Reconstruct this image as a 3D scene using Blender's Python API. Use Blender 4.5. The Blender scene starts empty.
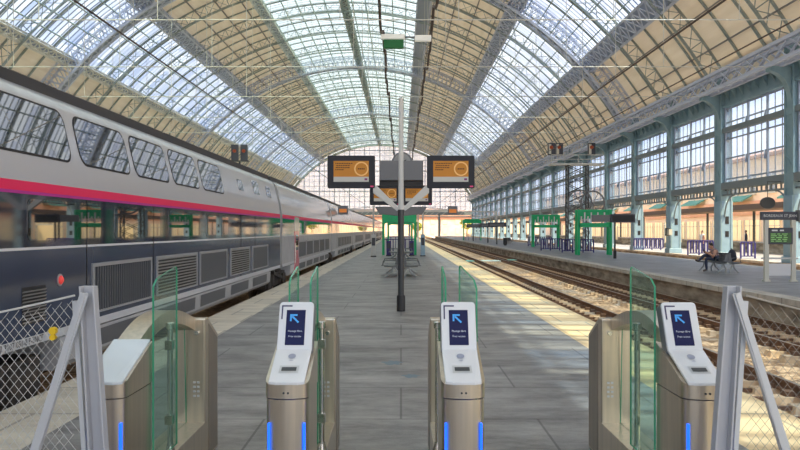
import bpy, bmesh, math, random
from mathutils import Vector, Matrix
random.seed(7)
PI = math.pi
F, CX, CY, H = 735.0, 401.0, 230.0, 1.8          # focal length in pixels, vanishing point, eye height
sc = bpy.context.scene
COL = sc.collection
ORD = ('first second third fourth fifth sixth seventh eighth ninth tenth eleventh twelfth thirteenth fourteenth fifteenth '
       'sixteenth seventeenth eighteenth nineteenth twentieth twenty-first twenty-second twenty-third twenty-fourth '
       'twenty-fifth twenty-sixth twenty-seventh twenty-eighth twenty-ninth thirtieth').split()

# ------------------------------------------------------------------ materials
def new_mat(name):
    m = bpy.data.materials.new(name); m.use_nodes = True
    m.node_tree.nodes.clear()
    return m, m.node_tree.nodes, m.node_tree.links

def mat(name, col, rough=0.5, metal=0.0, col2=None, scale=4.0, detail=4.0, bump=0.0, bscale=None, emit=None, estr=0.0,
        ior=1.5, stretch=(1, 1, 1), coat=0.0, lo=0.35, hi=0.65):
    m, N, L = new_mat(name)
    out = N.new('ShaderNodeOutputMaterial'); p = N.new('ShaderNodeBsdfPrincipled')
    L.new(p.outputs[0], out.inputs[0])
    p.inputs['Base Color'].default_value = (*col, 1); p.inputs['Roughness'].default_value = rough
    p.inputs['Metallic'].default_value = metal; p.inputs['IOR'].default_value = ior
    p.inputs['Coat Weight'].default_value = coat; p.inputs['Coat Roughness'].default_value = 0.03
    if emit:
        p.inputs['Emission Color'].default_value = (*emit, 1); p.inputs['Emission Strength'].default_value = estr
    if col2 or bump:
        tc = N.new('ShaderNodeTexCoord'); mp = N.new('ShaderNodeMapping'); mp.inputs['Scale'].default_value = stretch
        L.new(tc.outputs['Object'], mp.inputs[0])
    if col2:
        n = N.new('ShaderNodeTexNoise'); n.inputs['Scale'].default_value = scale; n.inputs['Detail'].default_value = detail
        L.new(mp.outputs[0], n.inputs['Vector'])
        r = N.new('ShaderNodeValToRGB'); r.color_ramp.elements[0].position = lo; r.color_ramp.elements[1].position = hi
        r.color_ramp.elements[0].color = (*col, 1); r.color_ramp.elements[1].color = (*col2, 1)
        L.new(n.outputs['Fac'], r.inputs[0]); L.new(r.outputs[0], p.inputs['Base Color'])
    if bump:
        n2 = N.new('ShaderNodeTexNoise'); n2.inputs['Scale'].default_value = bscale or scale * 4; n2.inputs['Detail'].default_value = 5
        L.new(mp.outputs[0], n2.inputs['Vector'])
        b = N.new('ShaderNodeBump'); b.inputs['Strength'].default_value = bump; b.inputs['Distance'].default_value = 0.02
        L.new(n2.outputs['Fac'], b.inputs['Height']); L.new(b.outputs[0], p.inputs['Normal'])
    return m

def clear_glass(name, tint=(0.93, 0.97, 0.95), gloss=0.12, rough=0.02, haze=0.0, hazecol=(0.8, 0.9, 0.85), fres=True):
    m, N, L = new_mat(name)
    out = N.new('ShaderNodeOutputMaterial'); t = N.new('ShaderNodeBsdfTransparent'); g = N.new('ShaderNodeBsdfGlossy')
    t.inputs[0].default_value = (*tint, 1); g.inputs['Roughness'].default_value = rough
    mx = N.new('ShaderNodeMixShader')
    lw = N.new('ShaderNodeLayerWeight'); lw.inputs['Blend'].default_value = .5
    pw = N.new('ShaderNodeMath'); pw.operation = 'POWER'; pw.inputs[1].default_value = 5; L.new(lw.outputs['Facing'], pw.inputs[0])
    ma = N.new('ShaderNodeMath'); ma.operation = 'MULTIPLY_ADD'; ma.inputs[1].default_value = gloss*3; ma.inputs[2].default_value = gloss*.5
    L.new(pw.outputs[0], ma.inputs[0]); L.new(ma.outputs[0], mx.inputs[0])
    src = t
    if haze:
        d = N.new('ShaderNodeBsdfTranslucent'); d.inputs[0].default_value = (*hazecol, 1)
        d2 = N.new('ShaderNodeBsdfDiffuse'); d2.inputs[0].default_value = (*hazecol, 1)
        ms = N.new('ShaderNodeMixShader'); L.new(d.outputs[0], ms.inputs[1]); L.new(d2.outputs[0], ms.inputs[2])
        mh = N.new('ShaderNodeMixShader'); mh.inputs[0].default_value = haze
        L.new(t.outputs[0], mh.inputs[1]); L.new(ms.outputs[0], mh.inputs[2]); src = mh
    L.new(src.outputs[0], mx.inputs[1]); L.new(g.outputs[0], mx.inputs[2]); L.new(mx.outputs[0], out.inputs[0])
    return m

def roof_glass(name, bar, tint_a, tint_b, haze, period=0.75, frac=0.22):
    """Patent glazing: opaque glazing bars every 'period' m along the hall, panes of clear and frosted glass between."""
    m, N, L = new_mat(name)
    out = N.new('ShaderNodeOutputMaterial'); geo = N.new('ShaderNodeNewGeometry'); sep = N.new('ShaderNodeSeparateXYZ')
    L.new(geo.outputs['Position'], sep.inputs[0])
    dv = N.new('ShaderNodeMath'); dv.operation = 'DIVIDE'; dv.inputs[1].default_value = period; L.new(sep.outputs['Y'], dv.inputs[0])
    fr = N.new('ShaderNodeMath'); fr.operation = 'FRACT'; L.new(dv.outputs[0], fr.inputs[0])
    gt = N.new('ShaderNodeMath'); gt.operation = 'LESS_THAN'; gt.inputs[1].default_value = frac; L.new(fr.outputs[0], gt.inputs[0])
    fl = N.new('ShaderNodeMath'); fl.operation = 'FLOOR'; L.new(dv.outputs[0], fl.inputs[0])
    dx = N.new('ShaderNodeMath'); dx.operation = 'DIVIDE'; dx.inputs[1].default_value = 2.3; L.new(sep.outputs['X'], dx.inputs[0])
    fx = N.new('ShaderNodeMath'); fx.operation = 'FLOOR'; L.new(dx.outputs[0], fx.inputs[0])
    cb = N.new('ShaderNodeCombineXYZ'); L.new(fl.outputs[0], cb.inputs[0]); L.new(fx.outputs[0], cb.inputs[1])
    wn = N.new('ShaderNodeTexWhiteNoise'); wn.noise_dimensions = '3D'; L.new(cb.outputs[0], wn.inputs['Vector'])
    mc = N.new('ShaderNodeMix'); mc.data_type = 'RGBA'
    mc.inputs[6].default_value = (*tint_a, 1); mc.inputs[7].default_value = (*tint_b, 1)
    L.new(wn.outputs['Value'], mc.inputs[0])
    t = N.new('ShaderNodeBsdfTransparent'); L.new(mc.outputs[2], t.inputs[0])
    tl = N.new('ShaderNodeBsdfTranslucent'); tl.inputs[0].default_value = (0.86, 0.92, 0.95, 1)
    mh = N.new('ShaderNodeMixShader'); mh.inputs[0].default_value = haze
    L.new(t.outputs[0], mh.inputs[1]); L.new(tl.outputs[0], mh.inputs[2])
    d = N.new('ShaderNodeBsdfDiffuse'); d.inputs[0].default_value = (*bar, 1)
    mx = N.new('ShaderNodeMixShader'); L.new(gt.outputs[0], mx.inputs[0])
    L.new(mh.outputs[0], mx.inputs[1]); L.new(d.outputs[0], mx.inputs[2]); L.new(mx.outputs[0], out.inputs[0])
    return m

def slab_mat(name, c1, c2, cj, sx, sy, joint=0.012, rough=0.75, bump=0.15, patch=0.35, spec=0.5):
    """Jointed asphalt or concrete floor with worn patches; world coordinates."""
    m, N, L = new_mat(name)
    out = N.new('ShaderNodeOutputMaterial'); p = N.new('ShaderNodeBsdfPrincipled'); L.new(p.outputs[0], out.inputs[0])
    geo = N.new('ShaderNodeNewGeometry')
    br = N.new('ShaderNodeTexBrick'); br.inputs['Scale'].default_value = 1.0
    br.inputs['Mortar Size'].default_value = joint; br.inputs['Brick Width'].default_value = sx; br.inputs['Row Height'].default_value = sy
    br.inputs['Color1'].default_value = (*c1, 1); br.inputs['Color2'].default_value = (*c2, 1); br.inputs['Mortar'].default_value = (*cj, 1)
    L.new(geo.outputs['Position'], br.inputs['Vector'])
    n = N.new('ShaderNodeTexNoise'); n.inputs['Scale'].default_value = 1.1; n.inputs['Detail'].default_value = 9; n.inputs['Roughness'].default_value = 0.74
    mp = N.new('ShaderNodeMapping'); mp.inputs['Scale'].default_value = (0.7, 1.6, 1); L.new(geo.outputs['Position'], mp.inputs[0]); L.new(mp.outputs[0], n.inputs['Vector'])
    r = N.new('ShaderNodeValToRGB'); r.color_ramp.elements[0].position = 0.3; r.color_ramp.elements[1].position = 0.72
    k = 1 - patch
    r.color_ramp.elements[0].color = (k, k, k, 1); r.color_ramp.elements[1].color = (1 + patch * .5,) * 3 + (1,)
    L.new(n.outputs['Fac'], r.inputs[0])
    mm = N.new('ShaderNodeMix'); mm.data_type = 'RGBA'; mm.blend_type = 'MULTIPLY'; mm.inputs[0].default_value = 1.0
    L.new(br.outputs['Color'], mm.inputs[6]); L.new(r.outputs[0], mm.inputs[7]); L.new(mm.outputs[2], p.inputs['Base Color'])
    n2 = N.new('ShaderNodeTexNoise'); n2.inputs['Scale'].default_value = 60; n2.inputs['Detail'].default_value = 4
    L.new(geo.outputs['Position'], n2.inputs['Vector'])
    b = N.new('ShaderNodeBump'); b.inputs['Strength'].default_value = bump; b.inputs['Distance'].default_value = 0.01
    L.new(n2.outputs['Fac'], b.inputs['Height']); L.new(b.outputs[0], p.inputs['Normal'])
    p.inputs['Roughness'].default_value = rough; p.inputs['Specular IOR Level'].default_value = spec
    return m

M = {}
M['asphalt'] = slab_mat('asphalt', (0.31, 0.30, 0.29), (0.35, 0.34, 0.33), (0.17, 0.165, 0.16), 2.6, 1.4, 0.012, 0.48, 0.4, 0.72)
M['asphalt2'] = slab_mat('asphalt2', (0.27, 0.275, 0.30), (0.33, 0.335, 0.35), (0.2, 0.2, 0.21), 3.0, 2.4, 0.02, 0.45, 0.2, 0.55)
M['pale_edge'] = slab_mat('pale_edge', (0.82, 0.74, 0.61), (0.74, 0.68, 0.57), (0.5, 0.46, 0.4), 0.9, 1.2, 0.02, 0.8, 0.2, 0.25)
M['yellow_edge'] = slab_mat('yellow_edge', (0.88, 0.67, 0.38), (0.82, 0.63, 0.38), (0.5, 0.42, 0.28), 0.9, 1.2, 0.02, 0.8, 0.2, 0.22)
M['kerb'] = slab_mat('kerb', (0.62, 0.58, 0.52), (0.55, 0.52, 0.47), (0.32, 0.29, 0.25), 0.9, 1.3, 0.02, 0.85, 0.2, 0.3)
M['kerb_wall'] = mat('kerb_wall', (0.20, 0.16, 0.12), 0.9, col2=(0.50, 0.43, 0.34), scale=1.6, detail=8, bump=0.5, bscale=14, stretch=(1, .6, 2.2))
M['ballast'] = mat('ballast', (0.30, 0.18, 0.10), 0.95, col2=(0.72, 0.52, 0.33), scale=7, detail=8, bump=1.0, bscale=22)
M['sleeper'] = mat('sleeper', (0.55, 0.40, 0.26), 0.9, col2=(0.72, 0.56, 0.38), scale=3, bump=0.3)
M['rail'] = mat('rail', (0.15, 0.08, 0.045), 0.7, col2=(0.22, 0.12, 0.07), scale=3, metal=0.2)
M['railtop'] = mat('railtop', (0.42, 0.36, 0.30), 0.35, metal=0.8)
M['clip'] = mat('clip', (0.14, 0.08, 0.05), 0.8)
M['wood'] = mat('wood', (0.80, 0.70, 0.56), 0.75, col2=(0.90, 0.81, 0.68), scale=0.7, detail=6, stretch=(2.5, .25, 2.5))
def add_translucent(m, k, col):
    N, L = m.node_tree.nodes, m.node_tree.links
    out = next(n for n in N if n.type == 'OUTPUT_MATERIAL'); src = out.inputs[0].links[0].from_socket
    t = N.new('ShaderNodeBsdfTranslucent'); t.inputs[0].default_value = (*col, 1); mx = N.new('ShaderNodeMixShader'); mx.inputs[0].default_value = k
    L.new(src, mx.inputs[1]); L.new(t.outputs[0], mx.inputs[2]); L.new(mx.outputs[0], out.inputs[0])
add_translucent(M['wood'], 0.043, (1.0, .88, .74))  # sun passing through the boards is added to brighten the roof underside
M['glassroof'] = roof_glass('glassroof', (0.24, 0.29, 0.32), (0.10, 0.22, 0.52), (0.48, 0.58, 0.70), 0.20)
M['glassmid'] = roof_glass('glassmid', (0.28, 0.36, 0.35), (0.22, 0.38, 0.44), (0.42, 0.58, 0.58), 0.22, 0.75, 0.2)
M['truss'] = mat('truss', (0.26, 0.31, 0.30), 0.6, col2=(0.34, 0.39, 0.38), scale=1)
M['mint'] = mat('mint', (0.62, 0.68, 0.68), 0.6)
M['trussmint'] = mat('trussmint', (0.42, 0.50, 0.48), 0.6)
M['girder'] = mat('girder', (0.52, 0.57, 0.70), 0.55, col2=(0.62, 0.66, 0.78), scale=.6)
M['eaves'] = mat('eaves', (0.62, 0.65, 0.78), 0.55)
M['girderplate'] = mat('girderplate', (0.33, 0.38, 0.48), 0.6)
M['purlin'] = mat('purlin', (0.27, 0.26, 0.26), 0.7)
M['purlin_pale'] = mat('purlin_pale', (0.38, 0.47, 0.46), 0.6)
M['black'] = mat('black', (0.02, 0.02, 0.022), 0.5)
M['tie'] = mat('tie', (0.68, 0.67, 0.62), 0.4)
M['wire'] = mat('wire', (0.09, 0.06, 0.05), 0.6)
M['column'] = mat('column', (0.24, 0.37, 0.43), 0.5, col2=(0.31, 0.45, 0.51), scale=1.2)
M['columnbase'] = mat('columnbase', (0.27, 0.42, 0.54), 0.5, col2=(0.32, 0.48, 0.60), scale=1.5)
M['mullion'] = mat('mullion', (0.36, 0.40, 0.50), 0.5)
M['beamgrey'] = mat('beamgrey', (0.23, 0.27, 0.29), 0.6)
M['pane'] = clear_glass('pane', (0.80, 0.89, 1.0), 0.08, 0.03, 0.12, (0.95, 0.93, 0.95))
M['gablepane'] = clear_glass('gablepane', (0.97, 0.95, 0.95), 0.05, 0.05, 0.4, (0.98, 0.94, 0.93))
M['silver'] = mat('silver', (0.55, 0.56, 0.60), 0.3, 0.15, coat=0.35)
M['silver2'] = mat('silver2', (0.60, 0.61, 0.63), 0.25, 0.2, coat=0.4)
M['navy'] = mat('navy', (0.02, 0.028, 0.05), 0.05, 0.0, ior=2.0, coat=0.0)
M['navydull'] = mat('navydull', (0.035, 0.052, 0.10), 0.12, 0.0, ior=1.6)
M['carmine'] = mat('carmine', (0.88, 0.008, 0.11), 0.5, coat=0.0)
M['violet'] = mat('violet', (0.50, 0.02, 0.30), 0.5, coat=0.0)
M['whiteline'] = mat('whiteline', (0.72, 0.73, 0.76), 0.4)
M['skirtband'] = mat('skirtband', (0.58, 0.60, 0.64), 0.4)
M['skirt'] = mat('skirt', (0.40, 0.41, 0.44), 0.5, col2=(0.48, 0.49, 0.51), scale=2)
M['grille'] = mat('grille', (0.115, 0.125, 0.145), 0.5, 0.3)
M['grilleframe'] = mat('grilleframe', (0.40, 0.41, 0.44), 0.4, 0.4)
M['louvre'] = mat('louvre', (0.50, 0.50, 0.51), 0.4, 0.4)
M['trainglass'] = mat('trainglass', (0.012, 0.015, 0.018), 0.02, 0.0, ior=3.0)
M['trainroof'] = mat('trainroof', (0.05, 0.05, 0.055), 0.6)
M['rubber'] = mat('rubber', (0.03, 0.03, 0.033), 0.8)
M['bogie'] = mat('bogie', (0.035, 0.032, 0.03), 0.7, col2=(0.08, 0.07, 0.06), scale=4)
M['wheel'] = mat('wheel', (0.16, 0.14, 0.12), 0.5, 0.6)
M['redlamp'] = mat('redlamp', (0.7, 0.03, 0.03), 0.3, emit=(1, .1, .08), estr=0.4)
M['yellow'] = mat('yellow', (0.9, 0.6, 0.02), 0.5)
M['reddoor'] = mat('reddoor', (0.72, 0.10, 0.16), 0.3, coat=0.5)
M['ink'] = mat('ink', (0.09, 0.09, 0.10), 0.6)
M['steel'] = mat('steel', (0.72, 0.63, 0.51), 0.28, 0.9, col2=(0.62, 0.55, 0.45), scale=30, stretch=(1, 1, .03))
M['steeldark'] = mat('steeldark', (0.40, 0.35, 0.29), 0.38, 0.8, col2=(0.34, 0.31, 0.27), scale=30, stretch=(1, 1, .03))
M['chrome'] = mat('chrome', (0.7, 0.69, 0.66), 0.18, 0.95)
M['white'] = mat('white', (0.80, 0.82, 0.84), 0.25, coat=0.3)
M['plate'] = mat('plate', (0.70, 0.78, 0.84), 0.15, coat=0.5)
M['screenblue'] = mat('screenblue', (0.02, 0.022, 0.075), 0.25, emit=(0.03, 0.035, 0.11), estr=0.15, ior=1.2)
M['arrow'] = mat('arrow', (0.06, 0.34, 0.75), 0.4, emit=(0.04, 0.28, 0.8), estr=0.3)
M['screentext'] = mat('screentext', (0.6, 0.65, 0.75), 0.4, emit=(0.6, 0.65, 0.8), estr=0.2)
M['bracketmark'] = mat('bracketmark', (0.06, 0.055, 0.13), 0.4)
M['icon'] = mat('icon', (0.35, 0.38, 0.48), 0.4)
M['slot'] = mat('slot', (0.06, 0.065, 0.07), 0.4)
M['slotframe'] = mat('slotframe', (0.58, 0.60, 0.60), 0.3)
M['led'] = mat('led', (0.02, 0.12, 0.8), 0.3, emit=(0.01, 0.13, 1.0), estr=2.0)
M['doorglass'] = clear_glass('doorglass', (0.82, 0.93, 0.89), 0.05, 0.01, 0.05, (0.7, 0.9, 0.82))
M['fixedglass'] = clear_glass('fixedglass', (0.92, 0.96, 0.94), 0.05, 0.02, 0.02)
M['glassedge'] = mat('glassedge', (0.04, 0.28, 0.16), 0.15, emit=(0.03, 0.22, 0.12), estr=0.25)  # weak emission paints the bright green gleam of the cut edges
M['post'] = mat('post', (0.50, 0.51, 0.55), 0.45, 0.1, col2=(0.56, 0.57, 0.60), scale=2)
M['brace'] = mat('brace', (0.62, 0.64, 0.67), 0.4, 0.1)
M['net'] = mat('net', (0.66, 0.66, 0.64), 0.5)
M['netdark'] = mat('netdark', (0.36, 0.33, 0.29), 0.5)
M['poledark'] = mat('poledark', (0.055, 0.06, 0.065), 0.35, 0.2)
M['polelight'] = mat('polelight', (0.60, 0.60, 0.58), 0.45)
M['bezel'] = mat('bezel', (0.016, 0.018, 0.028), 0.6)
M['greybox'] = mat('greybox', (0.17, 0.175, 0.19), 0.45)
M['orange'] = mat('orange', (0.46, 0.18, 0.012), 0.5, emit=(0.85, 0.33, 0.02), estr=0.12)
M['signorange'] = mat('signorange', (0.7, 0.22, 0.04), 0.4, emit=(1, .3, .05), estr=.3)
M['orangepale'] = mat('orangepale', (0.75, 0.45, 0.15), 0.4, emit=(0.9, 0.5, 0.15), estr=0.18)
M['screengrey'] = mat('screengrey', (0.4, 0.4, 0.38), 0.4, emit=(0.5, 0.5, 0.45), estr=0.25)
M['screenink'] = mat('screenink', (0.10, 0.04, 0.01), 0.6)
M['logo'] = mat('logo', (0.5, 0.02, 0.12), 0.4, emit=(0.8, 0.1, 0.25), estr=0.3)
M['logopurple'] = mat('logopurple', (0.2, 0.03, 0.18), 0.4)
M['green'] = mat('green', (0.0, 0.42, 0.15), 0.4, col2=(0.01, 0.50, 0.19), scale=1)
M['greenbox'] = mat('greenbox', (0.0, 0.16, 0.035), 0.4)
M['purple'] = mat('purple', (0.04, 0.03, 0.17), 0.5)
M['benchmetal'] = mat('benchmetal', (0.16, 0.17, 0.18), 0.4, 0.5)
M['benchleg'] = mat('benchleg', (0.36, 0.38, 0.38), 0.4, 0.4)
M['cream'] = mat('cream', (0.62, 0.61, 0.53), 0.5)
M['board'] = mat('board', (0.05, 0.055, 0.075), 0.4)
M['boardtext'] = mat('boardtext', (0.75, 0.75, 0.72), 0.5)
M['lcdgreen'] = mat('lcdgreen', (0.04, 0.10, 0.03), 0.3, emit=(0.05, 0.14, 0.03), estr=0.15)
M['lcdtext'] = mat('lcdtext', (0.3, 0.6, 0.2), 0.4, emit=(0.3, 0.7, 0.2), estr=0.2)
M['skin'] = mat('skin', (0.55, 0.30, 0.21), 0.5)
M['hair'] = mat('hair', (0.03, 0.022, 0.018), 0.6)
M['jeans'] = mat('jeans', (0.03, 0.04, 0.075), 0.8)
M['shirt'] = mat('shirt', (0.55, 0.36, 0.33), 0.8, col2=(0.12, 0.12, 0.16), scale=14, lo=.45, hi=.55, stretch=(.3, .3, 1.6))
M['shirtwhite'] = mat('shirtwhite', (0.7, 0.68, 0.68), 0.8)
M['shirtdark'] = mat('shirtdark', (0.06, 0.08, 0.12), 0.8)
M['shoe'] = mat('shoe', (0.05, 0.035, 0.03), 0.6)
M['bag'] = mat('bag', (0.03, 0.035, 0.05), 0.7)
M['teal'] = mat('teal', (0.25, 0.62, 0.52), 0.4)
M['tealwhite'] = mat('tealwhite', (0.62, 0.78, 0.74), 0.4)
M['peach'] = mat('peach', (0.92, 0.68, 0.48), 0.85, col2=(0.98, 0.78, 0.60), scale=.3, emit=(1.0, 0.70, 0.46), estr=0.0)
M['brickpink'] = mat('brickpink', (0.82, 0.42, 0.27), 0.85, col2=(0.9, 0.52, 0.34), scale=.5)
M['rooftile'] = mat('rooftile', (0.45, 0.24, 0.17), 0.85)
M['shopglass'] = mat('shopglass', (0.95, 0.75, 0.42), 0.3, emit=(1.0, 0.78, 0.42), estr=0.6)
M['winglass'] = mat('winglass', (0.30, 0.33, 0.38), 0.1)
M['ground'] = mat('ground', (0.50, 0.42, 0.34), 0.95, col2=(0.62, 0.54, 0.45), scale=.5)
M['forecourt'] = mat('forecourt', (0.34, 0.27, 0.20), 0.9, col2=(0.46, 0.38, 0.28), scale=.8)
M['darkbrown'] = mat('darkbrown', (0.14, 0.09, 0.07), 0.8)
M['awning'] = mat('awning', (0.12, 0.34, 0.28), 0.7)
M['concrete'] = mat('concrete', (0.55, 0.52, 0.48), 0.85, col2=(0.63, 0.60, 0.56), scale=.8)
M['leaf'] = mat('leaf', (0.20, 0.26, 0.05), 0.8, col2=(0.42, 0.42, 0.08), scale=3)
M['bark'] = mat('bark', (0.16, 0.11, 0.07), 0.9)
M['signalred'] = mat('signalred', (0.35, 0.06, 0.02), 0.5, emit=(.8, .2, .05), estr=.08)
M['lampwhite'] = mat('lampwhite', (0.8, 0.8, 0.76), 0.4, emit=(1, .97, .9), estr=.3)
M['bluepaint'] = mat('bluepaint', (0.20, 0.27, 0.31), 0.7)
M['paper'] = mat('paper', (0.7, 0.7, 0.72), 0.6)
M['clockface'] = mat('clockface', (0.35, 0.36, 0.36), 0.5)

# ------------------------------------------------------------------ mesh builder
class MB:
    def __init__(s): s.v = []; s.f = []; s.m = []; s.mi = 0
    def add(s, vs, fs):
        b = len(s.v); s.v.extend(tuple(x) for x in vs)
        s.f.extend(tuple(b + i for i in f) for f in fs); s.m.extend([s.mi] * len(fs)); return s
    def box(s, x0, x1, y0, y1, z0, z1):
        return s.add([(x0,y0,z0),(x1,y0,z0),(x1,y1,z0),(x0,y1,z0),(x0,y0,z1),(x1,y0,z1),(x1,y1,z1),(x0,y1,z1)],
                     [(0,3,2,1),(4,5,6,7),(0,1,5,4),(1,2,6,5),(2,3,7,6),(3,0,4,7)])
    def bar(s, p, q, w, h=None, up=(0, 0, 1), caps=True):
        p, q = Vector(p), Vector(q); d = (q - p)
        if d.length < 1e-6: return s
        d.normalize(); u = Vector(up); a = d.cross(u)
        if a.length < 1e-4: a = d.cross(Vector((1, 0, 0)))
        a.normalize(); b = a.cross(d); h = h or w; a *= w / 2; b *= h / 2
        vs = [c + i * a + j * b for c in (p, q) for i, j in ((-1,-1),(1,-1),(1,1),(-1,1))]
        fs = [(0,1,5,4),(1,2,6,5),(2,3,7,6),(3,0,4,7)]
        if caps: fs += [(3,2,1,0),(4,5,6,7)]
        return s.add(vs, fs)
    def tube(s, pts, r, n=8, caps=True, r2=None):
        pts = [Vector(p) for p in pts]; rings = []; prev = None
        for i, p in enumerate(pts):
            d = (pts[min(i + 1, len(pts) - 1)] - pts[max(i - 1, 0)])
            d.normalize()
            if prev is None:
                a = d.cross(Vector((0, 0, 1)))
                if a.length < 1e-3: a = d.cross(Vector((1, 0, 0)))
            else:
                a = prev - d * prev.dot(d)
            a.normalize(); prev = a; b = d.cross(a)
            rr = r[i] if isinstance(r, (list, tuple)) else r
            rings.append([p + rr * (math.cos(2*PI*k/n) * a + math.sin(2*PI*k/n) * b) for k in range(n)])
        vs = [v for R in rings for v in R]; fs = []
        for i in range(len(pts) - 1):
            for k in range(n):
                fs.append((i*n+k, i*n+(k+1) % n, (i+1)*n+(k+1) % n, (i+1)*n+k))
        if caps: fs += [tuple(range(n))[::-1], tuple((len(pts)-1)*n + k for k in range(n))]
        return s.add(vs, fs)
    def prism(s, poly, axis, a, b):
        """poly: 2-D points; axis 'x': poly is (y,z); 'y': (x,z); 'z': (x,y)."""
        def P(u, v, t): return {'x': (t, u, v), 'y': (u, t, v), 'z': (u, v, t)}[axis]
        n = len(poly)
        vs = [P(u, v, a) for u, v in poly] + [P(u, v, b) for u, v in poly]
        fs = [tuple(range(n))[::-1], tuple(range(n, 2*n))] + [(i, (i+1) % n, n+(i+1) % n, n+i) for i in range(n)]
        return s.add(vs, fs)
    def ball(s, c, rx, ry=None, rz=None, n=10, m=7, rot=None):
        ry = ry or rx; rz = rz or rx; c = Vector(c); vs = []; fs = []
        for i in range(m + 1):
            th = PI * i / m
            for k in range(n):
                ph = 2 * PI * k / n
                v = Vector((rx*math.sin(th)*math.cos(ph), ry*math.sin(th)*math.sin(ph), rz*math.cos(th)))
                if rot: v = rot @ v
                vs.append(c + v)
        for i in range(m):
            for k in range(n):
                fs.append((i*n+k, (i+1)*n+k, (i+1)*n+(k+1) % n, i*n+(k+1) % n))
        return s.add(vs, fs)
    def lathe(s, prof, c=(0, 0, 0), n=16, axis='z'):
        vs = []; fs = []
        for r, z in prof:
            for k in range(n):
                a = 2*PI*k/n
                p = (r*math.cos(a), r*math.sin(a), z)
                if axis == 'x': p = (z, r*math.cos(a), r*math.sin(a))
                if axis == 'y': p = (r*math.cos(a), z, r*math.sin(a))
                vs.append((c[0]+p[0], c[1]+p[1], c[2]+p[2]))
        for i in range(len(prof)-1):
            for k in range(n):
                fs.append((i*n+k, i*n+(k+1) % n, (i+1)*n+(k+1) % n, (i+1)*n+k))
        fs += [tuple(range(n))[::-1], tuple((len(prof)-1)*n+k for k in range(n))]
        return s.add(vs, fs)
    def build(s, name, mats, parent=None, smooth=False, bevel=0, loc=None, flip=True):
        me = bpy.data.meshes.new(name); me.from_pydata(s.v, [], s.f)
        if not isinstance(mats, (list, tuple)): mats = [mats]
        for m in mats: me.materials.append(M[m] if isinstance(m, str) else m)
        for p, i in zip(me.polygons, s.m): p.material_index = min(i, len(mats)-1)
        if flip:
            bm = bmesh.new(); bm.from_mesh(me); bmesh.ops.recalc_face_normals(bm, faces=bm.faces); bm.to_mesh(me); bm.free()
        if smooth:
            me.shade_smooth()
            try: me.set_sharp_from_angle(angle=math.radians(38))
            except Exception: pass
        o = bpy.data.objects.new(name, me); COL.objects.link(o)
        if parent: o.parent = parent
        if loc: o.location = loc
        if bevel:
            b = o.modifiers.new('b', 'BEVEL'); b.width = bevel; b.segments = 3; b.limit_method = 'ANGLE'; b.angle_limit = math.radians(35)
            b.harden_normals = False
        return o

def rrect(x0, x1, y0, y1, r, n=4):
    pts = []
    for cx, cy, a0 in ((x1-r, y1-r, 0), (x0+r, y1-r, 90), (x0+r, y0+r, 180), (x1-r, y0+r, 270)):
        for k in range(n+1):
            a = math.radians(a0 + 90*k/n); pts.append((cx + r*math.cos(a), cy + r*math.sin(a)))
    return pts

def tag(o, label=None, cat=None, group=None, kind=None):
    if label: o['label'] = label
    if cat: o['category'] = cat
    if group: o['group'] = group
    if kind: o['kind'] = kind
    return o
def thing(name, label, cat, loc=(0, 0, 0), rz=0, group=None, kind=None):
    o = bpy.data.objects.new(name, None); COL.objects.link(o); o.empty_display_size = .2
    o.location = loc; o.rotation_euler = (0, 0, rz)
    return tag(o, label, cat, group, kind)
def struct(o, label, cat, group=None): return tag(o, label, cat, group, 'structure')
def kids(o): return [c for c in list(bpy.data.objects) if c.parent is o]
def copy_tree(o, parent=None, tree=None):
    c = o.copy(); COL.objects.link(c); c.parent = parent
    for ch in (o.children if tree is None else tree): copy_tree(ch, c)
    return c
def text_mesh(s, size, mats, name, parent=None, mtx=None, ext=0.0, align='CENTER'):
    cu = bpy.data.curves.new(name, 'FONT'); cu.body = s; cu.size = size; cu.align_x = align; cu.align_y = 'CENTER'; cu.extrude = ext; cu.resolution_u = 2
    t = bpy.data.objects.new('tmp_text', cu); COL.objects.link(t)
    dg = bpy.context.evaluated_depsgraph_get()
    me = bpy.data.meshes.new_from_object(t.evaluated_get(dg)); bpy.data.objects.remove(t)
    me.name = name; me.materials.clear(); me.materials.append(M[mats])
    if mtx: me.transform(mtx)
    o = bpy.data.objects.new(name, me); COL.objects.link(o); o.parent = parent
    return o
FACE_CAM = Matrix.Rotation(PI/2, 4, 'X')            # text plane XY -> XZ, facing -Y

# ------------------------------------------------------------------ hall geometry
XC, R, ZC = -6.45, 32.8, -4.6
BAY, Y0, NB = 8.97, 40.1, 27
COLS = [Y0 + BAY * k for k in range(-7, 21)]        # column / arch lines
YA, YB = COLS[0], COLS[-1] + 3.5
HWE = 28.0
def th(hw): return math.asin(hw / R)
def arc(t, r=R, y=0): return Vector((XC + r*math.sin(t), y, ZC + r*math.cos(t)))
TA, TB, TCC, TE = th(9.16), th(17.5), th(24.2), th(HWE)

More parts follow.
